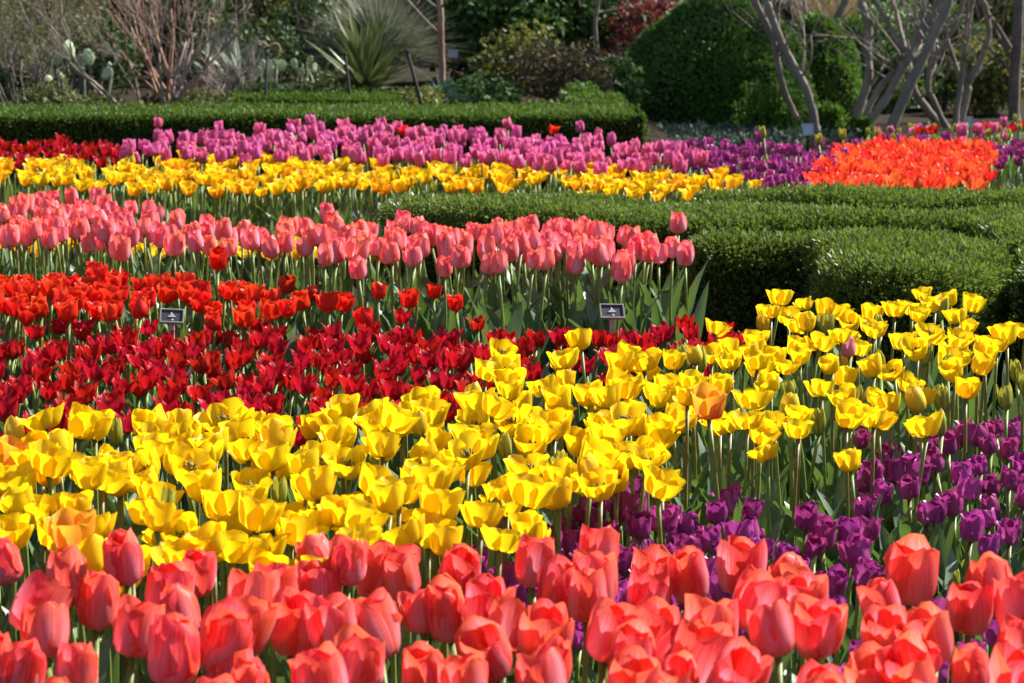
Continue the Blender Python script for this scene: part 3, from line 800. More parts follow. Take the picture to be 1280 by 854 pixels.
blades('dry_grass', 'dry tan grass stalks behind the smaller dome', gx(1025, 23.0), 260, 1.5, .016, M['reedtan'], 54, cat='grass clump', droop=.1, min_el=70, max_el=89, z0=.02)

# prickly pears: pads are parts
def pad_mesh(rx, rz, th):
    bm = bmesh.new()
    bmesh.ops.create_uvsphere(bm, u_segments=14, v_segments=10, radius=1)
    for v in bm.verts:
        t = (v.co.z + 1) / 2
        v.co = Vector((v.co.x * rx * (.55 + .5 * t), v.co.y * th, (v.co.z + 1) * rz))
    me = bpy.data.meshes.new('pad'); bm.to_mesh(me); bm.free()
    for p in me.polygons: p.use_smooth = True
    me.materials.append(M['cactus'])
    return me
PAD = [pad_mesh(.06, .075, .012), pad_mesh(.05, .065, .012)]
def prickly(label, pads, y, seed):
    rng = random.Random(seed)
    b = at_y(pads[0][0], pads[0][1], y)
    root = empty('prickly_pear', (b.x, y, 0), label, 'cactus')
    VL, FL = [], []
    for px, py, rot in pads:
        p = at_y(px, py + 7, y + rng.uniform(-.08, .08))
        o = link('pad', PAD[rng.randint(0, 1)], root)
        o.location = (p.x - b.x, p.y - y, p.z)
        o.rotation_euler = (rng.uniform(-.35, .35), rot + rng.gauss(0, .2), rng.uniform(-1.1, 1.1))
        s = rng.uniform(.5, .9); o.scale = (s, s, s * rng.uniform(.85, 1.1))
        tube_into(VL, FL, [(rng.uniform(-.05, .05), 0, -.02), ((p.x - b.x) * .7, (p.y - y) * .7, p.z * .5), (p.x - b.x, p.y - y, p.z + .01)], [.016, .018, .012], 6)
    link('stem', list_mesh('stem', VL, FL, M['cactus_old']), root)
prickly('prickly pear cactus with pale flat pads at the left, behind the bare twigs', [(100, 78, 0), (84, 76, -.3), (113, 76, .3), (68, 76, .2), (140, 84, .3), (127, 92, .4), (78, 97, -.5), (131, 66, 0), (105, 92, -.2), (58, 104, .3), (92, 66, -.2), (143, 70, .3)], 15.2, 61)
prickly('prickly pear cactus with bright pads beside the black stake', [(336, 86, -.2), (345, 78, .4), (331, 80, -.3), (352, 84, .3), (340, 96, .1), (326, 92, -.5)], 15.4, 62)
prickly('prickly pear cactus with grey pads just left of the yucca', [(376, 90, .2), (384, 76, .1), (390, 86, .4), (370, 80, -.3), (381, 101, 0)], 15.8, 63)

# stakes, arch, signs
def stake(label, p0, p1, y, r, mat='metal'):
    a, b2 = at_y(*p0, y), at_y(*p1, y)
    root = empty('stake', (a.x, y, 0), label, 'stake', 'dark stakes among the background plants')
    VL, FL = [], []
    d = (a - b2)
    foot = a + d * (a.z / max(1e-3, -d.z)) if d.z < -1e-3 else Vector((a.x, a.y, 0))
    foot.z = -.05
    tube_into(VL, FL, [foot - Vector((a.x, y, 0)), b2 - Vector((a.x, y, 0))], [r, r * .9], 8)
    link('rod', list_mesh('rod', VL, FL, M[mat]), root)
    VL, FL = [], []
    e = b2 - Vector((a.x, y, 0))
    tube_into(VL, FL, [e - Vector((0, 0, .012)), e + Vector((0, 0, .006))], [r * 1.25, r * 1.1], 8)
    link('cap', list_mesh('cap', VL, FL, M[mat]), root)
stake('dark metal stake leaning left, right of the yucca', (528, 130), (509, 64), 14.6, .013)
stake('dark metal stake standing in front of the yucca', (437, 112), (431, 67), 14.8, .011)
stake('black upright stake beside the pale cactus pads', (332, 112), (334, 67), 14.6, .010)
root = empty('curled_stem', gx(335, 15.6), 'thin tan dry stem curling in two arcs above the bright cactus pads', 'dry stem')
pts = [(318, 82), (316, 62), (322, 54), (330, 53), (335, 58), (341, 55), (348, 56), (350, 64), (346, 74), (342, 84)]
VL, FL = [], []
Cw = catmull([at_y(px, py, 15.6) - root.location for px, py in pts], 4)
Cw = [Vector((Cw[0].x, 0, -.02))] + Cw
tube_into(VL, FL, Cw, [.007] * len(Cw), 6)
link('stalk', list_mesh('stalk', VL, FL, M['reedtan']), root)

def plaque(label, px, py, z, wpx, hm, yaw, tilt, face='plaque', rim='alu', post='post', letters=True, roll=0.0, grp=None, name='plant_label', postw=.013):
    c = at_z(px, py, z)
    wm = wpx * c.y / F
    root = empty(name, (c.x, c.y, 0), label, 'sign', grp)
    rot = Euler((tilt, roll, yaw)).to_matrix()      # plate lies in its own xz plane, facing -y
    def plate(nm, sx, sz, th, off, mat, holes=None):
        VL, FL = [], []
        box_into(VL, FL, Vector((0, 0, z)) + rot @ Vector((0, off, 0)), (sx, th, sz), rot)
        return link(nm, list_mesh(nm, VL, FL, M[mat], False), root)
    plate('face', wm * .9, hm * .86, .004, 0, face)
    VL, FL = [], []
    t = hm * .07
    for cxx, czz, sx, sz in ((0, hm / 2 - t / 2, wm, t), (0, -hm / 2 + t / 2, wm, t), (-wm / 2 + t / 2, 0, t, hm - 2 * t), (wm / 2 - t / 2, 0, t, hm - 2 * t)):
        box_into(VL, FL, Vector((0, 0, z)) + rot @ Vector((cxx, -.0015, czz)), (sx, .009, sz), rot)
    link('frame', list_mesh('frame', VL, FL, M[rim], False), root)
    if letters:
        VL, FL = [], []
        for (u, v, l, hh) in ((-.02, .20, .045, .11), (.005, .14, .06, .05), (-.035, .10, .06, .05), (.045, .08, .05, .06), (-.09, .02, .05, .05), (-.03, .015, .05, .07), (.03, .015, .05, .06), (.085, .02, .05, .05),
                              (-.14, -.05, .06, .045), (-.07, -.05, .06, .05), (0, -.05, .05, .045), (.07, -.045, .06, .05), (.135, -.04, .05, .04), (0.03, -.27, .07, .12)):
            box_into(VL, FL, Vector((0, 0, z)) + rot @ Vector((u * wm, -.0032, v * hm)), (l * wm, .002, hh * hm), rot)
        link('lettering', list_mesh('lettering', VL, FL, M['letter'], False), root)
    VL, FL = [], []
    back = rot @ Vector((0, .010, -hm * .30))
    box_into(VL, FL, (back.x, back.y, (z + back.z) / 2 - .03), (postw, .008, z + back.z + .06))
    link('post', list_mesh('post', VL, FL, M[post], False), root)
g_ = 'black plant labels in the tulip beds'
plaque('small black label with silver rim and pale lettering beside the scarlet tulips', 215, 396, .343, 30, .046, .12, -.80, roll=.06, grp=g_)
plaque('small black label with silver rim and pale lettering in front of the pink tulips', 765, 390, .372, 31, .046, .12, -.80, roll=.03, grp=g_)
plaque('dark label half hidden behind the coral tulips near the purple ones', 974, 748, .22, 34, .05, .2, -.7, letters=False, grp=g_)
plaque('small pale bluish label on a stake at the foot of the leaning double trunk', 1010, 162, .30, 14, .075, .1, -.3, 'label_pale', 'sign_grey', 'metal', False, name='plant_label')
plaque('small grey sign on a thin post beside the reddish sapling', 566, 67, .655, 12, .062, 0, -.1, 'sign_grey', 'sign_grey', 'metal', False, name='plant_label', postw=.012)
plaque('small pale label on a stake behind the red tulips at the right', 1212, 152, .30, 8, .07, .2, -.1, 'label_pale', 'sign_grey', 'metal', False, name='plant_label', postw=.010)

# rocks among the cacti
def rock(label, px, py, y, s, seed):
    rng = random.Random(seed)
    bm = bmesh.new(); bmesh.ops.create_icosphere(bm, subdivisions=3, radius=1)
    ph = [rng.uniform(0, 6) for _ in range(6)]
    for v in bm.verts:
        q = v.co
        f = 1 + .18 * math.sin(q.x * 3 + ph[0]) + .15 * math.sin(q.y * 4 + ph[1]) + .15 * math.sin(q.z * 3.4 + ph[2]) + .06 * math.sin(q.x * 9 + ph[3])
        v.co = Vector((q.x * s, q.y * s * .8, q.z * s * .6 + s * .25)) * f
    me = bpy.data.meshes.new('rock'); bm.to_mesh(me); bm.free(); me.materials.append(M['rock'])
    o = link('rock', me); p = gx(px, y); o.location = (p[0], y, 0); o.rotation_euler = (0, 0, rng.uniform(0, 6))
    tag(o, label, 'rock')
rock('pale rock behind the clipped mound, left of the yucca', 372, 110, 14.8, .10, 1)
rock('small pale rock at the foot of the bright cactus', 352, 110, 14.9, .07, 2)

# distant woodland: separate trees, each with its crown
far = [(-60, 27, 'olive'), (60, 25, 'dark'), (150, 29, 'olive'), (250, 26, 'dark'), (350, 30, 'olive'), (450, 26.5, 'dark'), (545, 29, 'dark'), (640, 26, 'dark'), (740, 30, 'dark'), (830, 26, 'dark'), (930, 30, 'olive'), (1030, 28, 'brownleaf'), (1120, 31, 'olive'), (1200, 27.5, 'dark'), (1300, 30, 'dark'), (1400, 28, 'dark'), (-180, 29, 'dark')]
lab = {'olive': 'hazy olive green tree standing in the woodland behind the garden', 'dark': 'dark green tree standing in the woodland behind the garden', 'brownleaf': 'brownish tree in the woodland behind the dry tan grass'}
for i, (px, y, mt) in enumerate(far):
    rng = random.Random(100 + i)
    x = at_y(px, 60, y).x
    root = empty('woodland_tree', (x, y, 0), lab[mt], 'tree', 'woodland trees behind the garden, ' + mt.replace('brownleaf', 'brown'))
    VL, FL = [], []
    tube_into(VL, FL, catmull([(0, 0, -.1), (rng.gauss(0, .1), rng.gauss(0, .1), 1.5), (rng.gauss(0, .2), rng.gauss(0, .2), 3.5)], 5), [.16 - .01 * q for q in range(11)], 8)
    for q in range(4):
        twig_tree(VL, FL, Vector((0, 0, 1.2 + .5 * q)), Vector((rng.gauss(0, 1), rng.gauss(0, 1), .8)), 1.4, .05, 2, rng)
    link('trunk', list_mesh('trunk', VL, FL, M['bark']), root)
    P1, N1 = clumpy((0, 0, 2.6), (1.35, 1.2, 2.2), 130, 40, .34)
    P2, N2 = clumpy((0, 0, .7), (1.3, 1.0, .75), 60, 40, .25)
    P = np.vstack([P1, P2]); N = np.vstack([N1, N2]); kp = P[:, 2] > 0
    link('crown', leaf_mesh('crown', P[kp], N[kp], .12, M[mt], .55, .35), root)

# ------------------------------------------------------------------ tulips: petals, stems, leaves
def petal_geo(L, W, phis, tipw=.45, nu=6, nv=9, cf=1.0, ruffle=.004, rng=None, r0=.004):
    """one petal: centre line integrated from angles off the vertical (deg at v), width W half, wrapped round the axis"""
    rng = rng or R
    ph = [(v, math.radians(a + rng.uniform(-5, 5))) for v, a in phis]
    def phi(v):
        for (v0, a0), (v1, a1) in zip(ph, ph[1:]):
            if v <= v1:
                t = (v - v0) / (v1 - v0); t = t * t * (3 - 2 * t)
                return a0 + (a1 - a0) * t
        return ph[-1][1]
    VV, UV = [], []
    r, z = r0, 0.0
    p1, p2 = rng.uniform(0, 6), rng.uniform(0, 6)
    skew = rng.uniform(-.15, .15)
    for j in range(nv + 1):
        v = j / nv
        a = phi(v)
        wv = (v + .06) ** .55 * (1.0 - v * .999) ** tipw
        wmax = max((q / 50 + .06) ** .55 * (1 - q / 50) ** tipw for q in range(50))
        wv = W * max(wv / wmax, .05 if v < .98 else .02)
        rho = max(abs(r) * cf, W * .75)
        for i in range(nu + 1):
            u = -1 + 2 * i / nu
            th = u * wv / rho
            off = rho * (1 - math.cos(th))
            lat = rho * math.sin(th)
            rf = ruffle * (abs(u) ** 2) * (math.sin(v * 9 + p1 + u * 2) + .6 * math.sin(v * 17 + p2)) * v
            crease = -.0016 * math.exp(-(u * 5) ** 2) * (1 - v * .5)
            o2 = off + rf + crease
            rr = r - math.cos(a) * o2
            zz = z + math.sin(a) * o2 - (abs(u) ** 2) * 0.0
            VV.append((rr, lat + skew * W * v * v, zz))
            UV.append((i / nu, v))
        if j < nv:
            am = phi((j + .5) / nv)
            r += math.sin(am) * L / nv; z += math.cos(am) * L / nv
    FF = []
    for j in range(nv):
        for i in range(nu):
            q = j * (nu + 1) + i
            FF.append((q, q + 1, q + nu + 2, q + nu + 1))
    return VV, UV, FF

def uv_mesh(name, VV, UV, FF, mat):
    me = bpy.data.meshes.new(name)
    me.from_pydata(VV, [], FF)
    uvl = me.uv_layers.new(name='UVMap')
    li = np.empty(len(me.loops), dtype=np.int32); me.loops.foreach_get('vertex_index', li)
    uvl.data.foreach_set('uv', np.array(UV, dtype=np.float32)[li].ravel())
    for p in me.polygons: p.use_smooth = True
    me.materials.append(mat); me.update()
    return me

def spin(VV, ang, tilt=0.0, scale=1.0):
    ct, st = math.cos(tilt), math.sin(tilt)
    ca, sa = math.cos(ang), math.sin(ang)
    out = []
    for x, y, z in VV:
        x, y, z = x * scale, y * scale, z * scale
        x, z = x * ct + z * st, -x * st + z * ct
        out.append((x * ca - y * sa, x * sa + y * ca, z))
    return out

SPEC = {   # length, half width, angles off vertical along the petal, tip sharpness, ruffle
    'coral': dict(L=.083, W=.0345, ph=[(0, 82), (.14, 66), (.34, 8), (.7, -9), (1, -16)], tip=.30, ruf=.003),
    'pink': dict(L=.080, W=.031, ph=[(0, 82), (.15, 68), (.36, 8), (.7, -10), (1, -14)], tip=.32, ruf=.003),
    'yellow': dict(L=.070, W=.028, ph=[(0, 84), (.20, 68), (.45, 16), (.8, 8), (1, 16)], tip=.29, ruf=.0032, cf=.8),
    'crimson': dict(L=.058, W=.017, ph=[(0, 80), (.2, 55), (.45, 8), (.75, 18), (1, 48)], tip=.85, ruf=.003),
    'scarlet': dict(L=.058, W=.023, ph=[(0, 82), (.2, 60), (.42, 6), (.8, 4), (1, 28)], tip=.42, ruf=.005),
    'purple': dict(L=.056, W=.021, ph=[(0, 80), (.18, 60), (.38, 6), (.75, -6), (1, 12)], tip=.42, ruf=.006),
    'mauve': dict(L=.068, W=.024, ph=[(0, 80), (.16, 60), (.36, 8), (.7, -10), (1, 0)], tip=.42, ruf=.004),
    'golden': dict(L=.064, W=.025, ph=[(0, 82), (.2, 58), (.5, 14), (.8, 24), (1, 45)], tip=.42, ruf=.005),
    'orange': dict(L=.074, W=.020, ph=[(0, 80), (.2, 50), (.5, 12), (.8, 22), (1, 40)], tip=.8, ruf=.004),
    'bud': dict(L=.054, W=.011, ph=[(0, 50), (.16, 24), (.4, 3), (.8, -8), (1, -14)], tip=.6, ruf=.001),
    'yellowbud': dict(L=.056, W=.018, ph=[(0, 75), (.18, 45), (.45, 4), (.8, -18), (1, -26)], tip=.45, ruf=.001),
}
SPEC['flamed'] = SPEC['yellow']
SPEC['mauve_pale'] = SPEC['mauve']
prng = random.Random(5)
PET = {}
def petals_of(kind, nvar=6, nu=6, nv=9):
    key = kind
    if key in PET: return PET[key]
    s = SPEC[kind]
    out = []
    for q in range(nvar):
        k = prng.uniform(.93, 1.06)
        VV, UV, FF = petal_geo(s['L'] * k, s['W'] * prng.uniform(.94, 1.08), s['ph'], s['tip'], nu, nv, s.get('cf', 1.0), s['ruf'], prng)
        out.append((VV, UV, FF, uv_mesh('petal', VV, UV, FF, M[kind])))
    PET[key] = out
    return out

BLOOM = {}
def blooms_of(kind, nvar=12, nu=6, nv=8, opens=(-.08, .12)):
    if kind in BLOOM: return BLOOM[kind]
    s = SPEC[kind]
    out = []
    for q in range(nvar):
        op = prng.uniform(*opens)
        Va, Ua, Fa = [], [], []
        for i in range(6):
            VV, UV, FF = petal_geo(s['L'] * prng.uniform(.93, 1.06), s['W'] * prng.uniform(.93, 1.06), s['ph'], s['tip'], nu, nv, s.get('cf', 1.0), s['ruf'], prng)
            inner = i % 2
            VV = spin(VV, i * math.pi / 3 + prng.uniform(-.12, .12), op + prng.uniform(-.07, .07) - (.05 if inner else 0), .93 if inner else 1.0)
            b = len(Va)
            Va += VV; Ua += UV; Fa += [tuple(b + k for k in f) for f in FF]
        out.append(uv_mesh('bloom', Va, Ua, Fa, M[kind]))
    BLOOM[kind] = out
    return out

def receptacle():
    VL, FL = [], []
    tube_into(VL, FL, [(0, 0, -.003), (0, 0, .002), (0, 0, .012), (0, 0, .024), (0, 0, .027)], [.004, .0065, .004, .0045, .006], 8)
    for i in range(6):
        a = i * math.pi / 3
        tube_into(VL, FL, [(.005 * math.cos(a), .005 * math.sin(a), .003), (.010 * math.cos(a), .010 * math.sin(a), .014), (.012 * math.cos(a), .012 * math.sin(a), .026)], [.0009, .0009, .0022], 5)
    return list_mesh('bloom', VL, FL, M['pistil'])
RECEPT = receptacle()

def stem_mesh(seed, mat):
    rng = random.Random(seed)
    bx, by = rng.uniform(-.02, .02), rng.uniform(-.02, .02)
    VL, FL = [], []
    pts = [(bx * math.sin(math.pi * t), by * math.sin(math.pi * t), t) for t in [i / 7 for i in range(8)]]
    tube_into(VL, FL, pts, [.0052, .005, .0048, .0046, .0044, .0042, .0040, .0046], 6)
    return list_mesh('stem', VL, FL, M[mat])
STEM = [stem_mesh(i, 'stem') for i in range(6)]
STEMR = [stem_mesh(i + 9, 'stemred') for i in range(4)]

def tulip_leaf(seed):
    rng = random.Random(seed)
    L = rng.uniform(.24, .33); W = rng.uniform(.020, .034)
    a0, a1 = math.radians(rng.uniform(4, 14)), math.radians(rng.uniform(14, 75))
    tw = rng.uniform(-1.1, 1.1); wav = rng.uniform(.002, .006); ph = rng.uniform(0, 6)
    nu, nv = 4, 10
    VV, UV, FF = [], [], []
    r, z = .006, 0.0
    for j in range(nv + 1):
        v = j / nv
        a = a0 + (a1 - a0) * v ** 1.7
        w2 = W * (min(1, .30 + 1.9 * v) * (1 - v ** 2.2) ** .8 + .02)
        vf = .9 - .75 * v        # channelled at the foot, flat at the tip
        t = tw * v * v
        for i in range(nu + 1):
            u = -1 + 2 * i / nu
            lat = u * w2 * math.cos(vf * .7 * abs(u)); off = (u * u) * w2 * vf
            off += wav * math.sin(v * 14 + ph + (1.5 if u > 0 else 0)) * abs(u)
            lat, off = lat * math.cos(t) - off * math.sin(t), lat * math.sin(t) + off * math.cos(t)
            VV.append((r - math.cos(a) * off, lat, z + math.sin(a) * off)); UV.append((i / nu, v))
        r += math.sin(a) * L / nv; z += math.cos(a) * L / nv
    for j in range(nv):
        for i in range(nu):
            q = j * (nu + 1) + i
            FF.append((q, q + 1, q + nu + 2, q + nu + 1))
    return uv_mesh('leaf', VV, UV, FF, M['leaf'])
LEAF = [tulip_leaf(200 + i) for i in range(14)]

COUNT = {}
def tulip(name, label, group, kind, x, y, h, leaves=2, near=False, scale=1.0, lean=None, leafscale=1.0, stems=None, openv=(-.05, .10), tilt=.16, cat='tulip'):
    """h = height of the middle of the bloom"""
    root = bpy.data.objects.new(name, None)
    root.empty_display_size = .02
    COL.objects.link(root)
    root.location = (x, y, 0)
    root.rotation_euler = (R.gauss(0, .035), R.gauss(0, .035), R.uniform(0, 6.283)) if lean is None else lean
    tag(root, label, cat, group)
    hs = max(.08, h - SPEC[kind]['L'] * scale * (.32 if kind in ('yellow', 'flamed') else .44))
    st = link('stem', R.choice(stems or STEM), root)
    st.scale = (scale ** .5, scale ** .5, hs)
    if near:
        b = link('bloom', RECEPT, root)
        pv = petals_of(kind)
        op = R.uniform(*openv)
        jit = .085 if kind == 'yellow' else .05
        a0 = R.uniform(0, 6.28)
        for i in range(6):
            o = link('petal', R.choice(pv)[3], b)
            inner = i % 2
            o.rotation_euler = Euler((R.gauss(0, .03), op + R.gauss(0, jit) - (.05 if inner else 0), a0 + i * math.pi / 3 + R.gauss(0, .08)), 'XYZ')
            s = (.94 if inner else 1.0) * R.uniform(.95, 1.05); o.scale = (s, s, s)
    else:
        b = link('bloom', R.choice(blooms_of(kind)), root)
    b.location = (0, 0, hs)
    b.rotation_euler = (R.gauss(0, tilt), R.gauss(0, tilt), R.uniform(0, 6.28))
    sc = scale * R.uniform(.9, 1.1)
    b.scale = (sc * R.uniform(.96, 1.04), sc * R.uniform(.96, 1.04), sc * R.uniform(.94, 1.06))
    a0 = R.uniform(0, 6.28)
    for i in range(leaves):
        lf = link('leaf', R.choice(LEAF), root)
        lf.rotation_euler = (0, 0, a0 + i * 6.28 / leaves + R.uniform(-.5, .5))
        q = leafscale * R.uniform(.8, 1.15)
        lf.scale = (q, q, q * R.uniform(.9, 1.1))
        lf.location = (0, 0, R.uniform(-.01, .05) if i else 0)
    COUNT[name] = COUNT.get(name, 0) + 1
    return root

def poisson(poly, s, fixed=(), tries=14000, cap=10000):
    A = np.array([(p[0], p[1]) for p in poly]); lo, hi = A.min(0), A.max(0)
    grid = {}
    out = []
    def ok(x, y):
        i, j = int(x // s), int(y // s)
        for a in (-1, 0, 1):
            for b in (-1, 0, 1):
                for q in grid.get((i + a, j + b), ()):
                    if (q[0] - x) ** 2 + (q[1] - y) ** 2 < s * s: return False
        return True
    def put(x, y): grid.setdefault((int(x // s), int(y // s)), []).append((x, y))
    for f in fixed: put(f[0], f[1])
    for _ in range(tries):
        x, y = R.uniform(lo[0], hi[0]), R.uniform(lo[1], hi[1])
        if ok(x, y) and inside(poly, x, y):
            put(x, y); out.append((x, y))
            if len(out) >= cap: break
    return out

KEEP = [(188, 376, 246, 420), (738, 372, 796, 418)]      # clear ground round the two plant labels
def bed(poly_px, h, s, fixed=()):
    q = poisson([at_z(px, py, h) for px, py in poly_px], s, fixed)
    def free(x, y):
        px, py = to_px((x, y, h))
        return not any(a < px < c and b < py < d for a, b, c, d in KEEP)
    return [p for p in q if free(*p)]

def zoned(pts, h):
    """for every tulip of a bed, the rows and the end of the bed it stands in, as one sees them in the photo"""
    q = [to_px((p[0], p[1], h)) for p in pts]
    vis = sorted(a for a, b in q if 0 <= a <= 1280)
    c1, c2 = vis[len(vis) // 3], vis[2 * len(vis) // 3]
    out = []
    for a, b in q:
        near = sorted(bb for aa, bb in q if abs(aa - a) < 70)
        r = near.index(b) / max(1, len(near) - 1)
        out.append(('back' if r < .34 else ('middle' if r < .67 else 'front')) + ' rows, ' + ('left third' if a < c1 else ('middle third' if a < c2 else 'right third')))
    return out

# --- coral tulips in the foreground: the big ones where the photo has them, the rest between
coral_px = []
for lst, ox, oy in (
    ([(40, 400), (220, 450), (455, 375), (690, 435), (520, 490), (860, 510), (385, 530), (640, 560), (1170, 365), (110, 535), (970, 485), (1030, 590), (1120, 480), (1210, 620), (20, 590), (215, 635), (450, 650), (600, 720), (380, 770), (850, 740), (1150, 830), (15, 820), (740, 640)], 0, 554),
    ([(260, 400), (240, 450), (455, 405), (690, 395), (960, 370), (1170, 420), (950, 460), (615, 500), (725, 510), (850, 530), (330, 570), (450, 565), (80, 640), (130, 560), (205, 620), (610, 650), (480, 690), (750, 640), (1110, 530), (970, 640), (1075, 690), (260, 790), (460, 810), (770, 760), (960, 770), (1190, 770), (680, 830), (10, 390), (130, 430), (30, 790)], 420, 554),
    ([(50, 420), (235, 415), (250, 540), (440, 455), (540, 485), (810, 430), (700, 520), (740, 590), (1020, 560), (1160, 480), (1210, 560), (160, 640), (70, 760), (200, 770), (420, 640), (530, 620), (400, 690), (460, 830), (670, 770), (750, 720), (950, 640), (930, 770), (1090, 800), (1215, 680), (1230, 790), (1010, 840), (610, 830)], 840, 554)):
    coral_px += [(ox + x / 2.848, oy + 10 + y / 2.848) for x, y in lst]
HC = .47
cor = []
for px, py in coral_px:
    h = HC + R.uniform(-.025, .02)
    p = at_z(px, py, h)
    if all((p.x - q[0]) ** 2 + (p.y - q[1]) ** 2 > .036 ** 2 for q in cor): cor.append((p.x, p.y, h))
fill = bed([(-60, 745), (200, 745), (400, 745), (600, 745), (800, 760), (1000, 780), (1150, 780), (1340, 780), (1360, 1000), (-90, 1000)], HC, .086, cor)
cor += [(x, y, HC + R.uniform(-.03, .0)) for x, y in fill]
for (x, y, h), z_ in zip(cor, zoned(cor, HC)):
    tulip('coral_tulip', 'large coral red tulip with pink flames in the foreground bed, ' + z_, 'foreground coral tulips, ' + z_, 'coral', x, y, h, 3, True, R.uniform(.88, 1.10), openv=(-.07, .24), tilt=.19)

# --- yellow tulips
HY = .44
FLAMED = (0, 1, 2)                         # the orange flushed ones
solo_y = [(22, 572), (112, 690), (888, 548), (1147, 368), (1220, 383), (1000, 372), (967, 381), (1050, 375), (1078, 380), (1168, 380), (527, 487), (630, 440), (612, 462), (833, 606), (815, 582), (700, 452), (740, 455), (783, 445), (1268, 412), (1185, 383), (60, 614), (1065, 535), (1155, 533), (1095, 385), (1075, 432)]
ysol = []
for px, py in solo_y:
    p = at_z(px, py, HY); ysol.append((p.x, p.y))
ypoly1 = [(-50, 575), (60, 537), (180, 520), (300, 516), (400, 520), (500, 512), (560, 512), (600, 500), (660, 492), (720, 500), (800, 500), (830, 545), (800, 590), (735, 610), (690, 640), (640, 660), (560, 692), (400, 712), (100, 712), (-60, 708)]
ypoly2 = [(612, 470), (640, 448), (700, 458), (780, 450), (832, 452), (868, 425), (945, 405), (965, 388), (1040, 386), (1150, 384), (1222, 394), (1275, 425), (1340, 435), (1340, 462), (1240, 480), (1165, 520), (1085, 545), (980, 556), (900, 552), (850, 545), (790, 510), (700, 500), (640, 490)]
y1 = bed(ypoly1, HY, .0635, ysol)
y2 = bed(ypoly2, HY, .077, ysol)
yg = 'yellow tulips in the near bed'
yall = ysol + y1 + y2
yz = zoned(yall, HY)
for i, (x, y) in enumerate(yall):
    z_ = yz[i]
    px, py = to_px((x, y, HY))
    right = px > 840
    u = R.random()
    if i < len(ysol): u = 0.1 + .5 * u        # the hand placed ones are all in flower
    hh = HY + R.gauss(0, .02)
    if u > (.93 if not right else .74):
        if R.random() < (.5 if not right else .25):
            tulip('yellow_tulip', 'closed egg shaped yellow tulip in the large yellow bed, ' + z_, 'closed yellow tulips, ' + z_, 'yellowbud', x, y, hh, 2, True, 1.0, openv=(-.03, .02))
        else:
            tulip('budding_tulip', 'slender green budded tulip among the blooms of the large yellow bed, ' + z_, 'green budded tulips in the yellow bed, ' + z_, 'bud', x, y, hh - .03, 2, False, R.uniform(.9, 1.15))
    elif i in FLAMED:
        tulip('yellow_tulip', ('orange flushed tulip among yellow ones at the left edge beside the crimson bed', 'orange flushed tulip among yellow ones at the lower left, touching the coral tulips', 'orange flushed tulip among yellow ones above the purple patch, right of centre')[i], None, 'flamed', x, y, hh, 2, True, 1.0)
    else:
        tulip('yellow_tulip', 'open lemon yellow tulip in the large yellow bed, ' + z_, 'open yellow tulips, ' + z_, 'yellow', x, y, hh, 3, True, R.uniform(.74, .96) * (.86 if right else .97), openv=(-.08, .33), stems=STEM[:4] + STEMR, tilt=.24, leafscale=1.12 if right else 1.0)

# --- purple tulips in front
HP = .32
ppoly = [[(560, 690), (620, 675), (690, 650), (770, 605), (830, 622), (850, 650), (905, 645), (960, 650), (1060, 655), (1090, 690), (1075, 712), (980, 740), (1010, 800), (800, 800), (640, 760)],
         [(1045, 568), (1080, 575), (1130, 560), (1165, 540), (1190, 525), (1240, 525), (1450, 522), (1450, 660), (1280, 650), (1235, 680), (1150, 640), (1085, 640), (1080, 600)],
         [(1060, 735), (1300, 740), (1300, 850), (1060, 850)]]
pf = []
for px, py in [(915, 620), (1060, 570), (1086, 645), (1228, 670), (835, 635), (1148, 735), (1147, 630), (935, 805), (845, 775), (905, 620 + 8)]:
    p = at_z(px, py, HP); pf.append((p.x, p.y))
pp = [(q, 0) for q in pf[:9]]
for i, pl in enumerate(ppoly):
    pp += [(q, i) for q in bed(pl, HP, .052 if i == 0 else (.066 if i == 1 else .085), pf)]
ppz = {}
for lf in (True, False):
    sub = [p for p, _ in pp if (to_px((*p, HP))[0] < 1040) == lf]
    for p, z_ in zip(sub, zoned(sub, HP)): ppz[p] = (lf, z_)
for (x, y), i in pp:
    lf, z_ = ppz[(x, y)]
    pl_ = 'between yellow and coral ones' if lf else 'at the right edge'
    tulip('purple_tulip', 'deep purple tulip in the patch ' + pl_ + ', ' + z_, 'purple tulips ' + pl_ + ', ' + z_, 'purple', x, y, HP + R.gauss(0, .02), 3, False, R.uniform(.80, 1.02), stems=STEM + STEMR, leafscale=.85)

# leaves without open flowers fill the strip between the yellow and purple beds
gap = bed([(850, 560), (1000, 545), (1150, 520), (1400, 440), (1400, 560), (1180, 570), (1060, 600), (1040, 660), (860, 660), (820, 620)], .3, .072)
gap += bed([(1090, 660), (1330, 670), (1330, 760), (1130, 745), (1080, 720)], .25, .08)
for x, y in gap:
    tulip('budding_tulip', 'leafy tulip with only a small closed bud, between the yellow and purple tulips', 'tulips not yet in flower', 'bud', x, y, R.uniform(.16, .24), 4, False, R.uniform(.45, .7), leafscale=.9)

# --- crimson
HR = .30
cpoly = [(-90, 428), (60, 420), (150, 412), (330, 408), (500, 411), (640, 418), (720, 413), (850, 412), (915, 406), (940, 440), (840, 455), (690, 452), (625, 470), (600, 500), (510, 525), (380, 530), (190, 535), (-90, 548)]
cl = bed(cpoly, HR, .069)
for (x, y), z_ in zip(cl, zoned(cl, HR)):
    tulip('crimson_tulip', 'dark crimson tulip with pointed petals in the crimson bed, ' + z_, 'crimson tulips, ' + z_, 'crimson', x, y, HR + R.gauss(0, .018), 3, False, R.uniform(.88, 1.12), leafscale=.78)

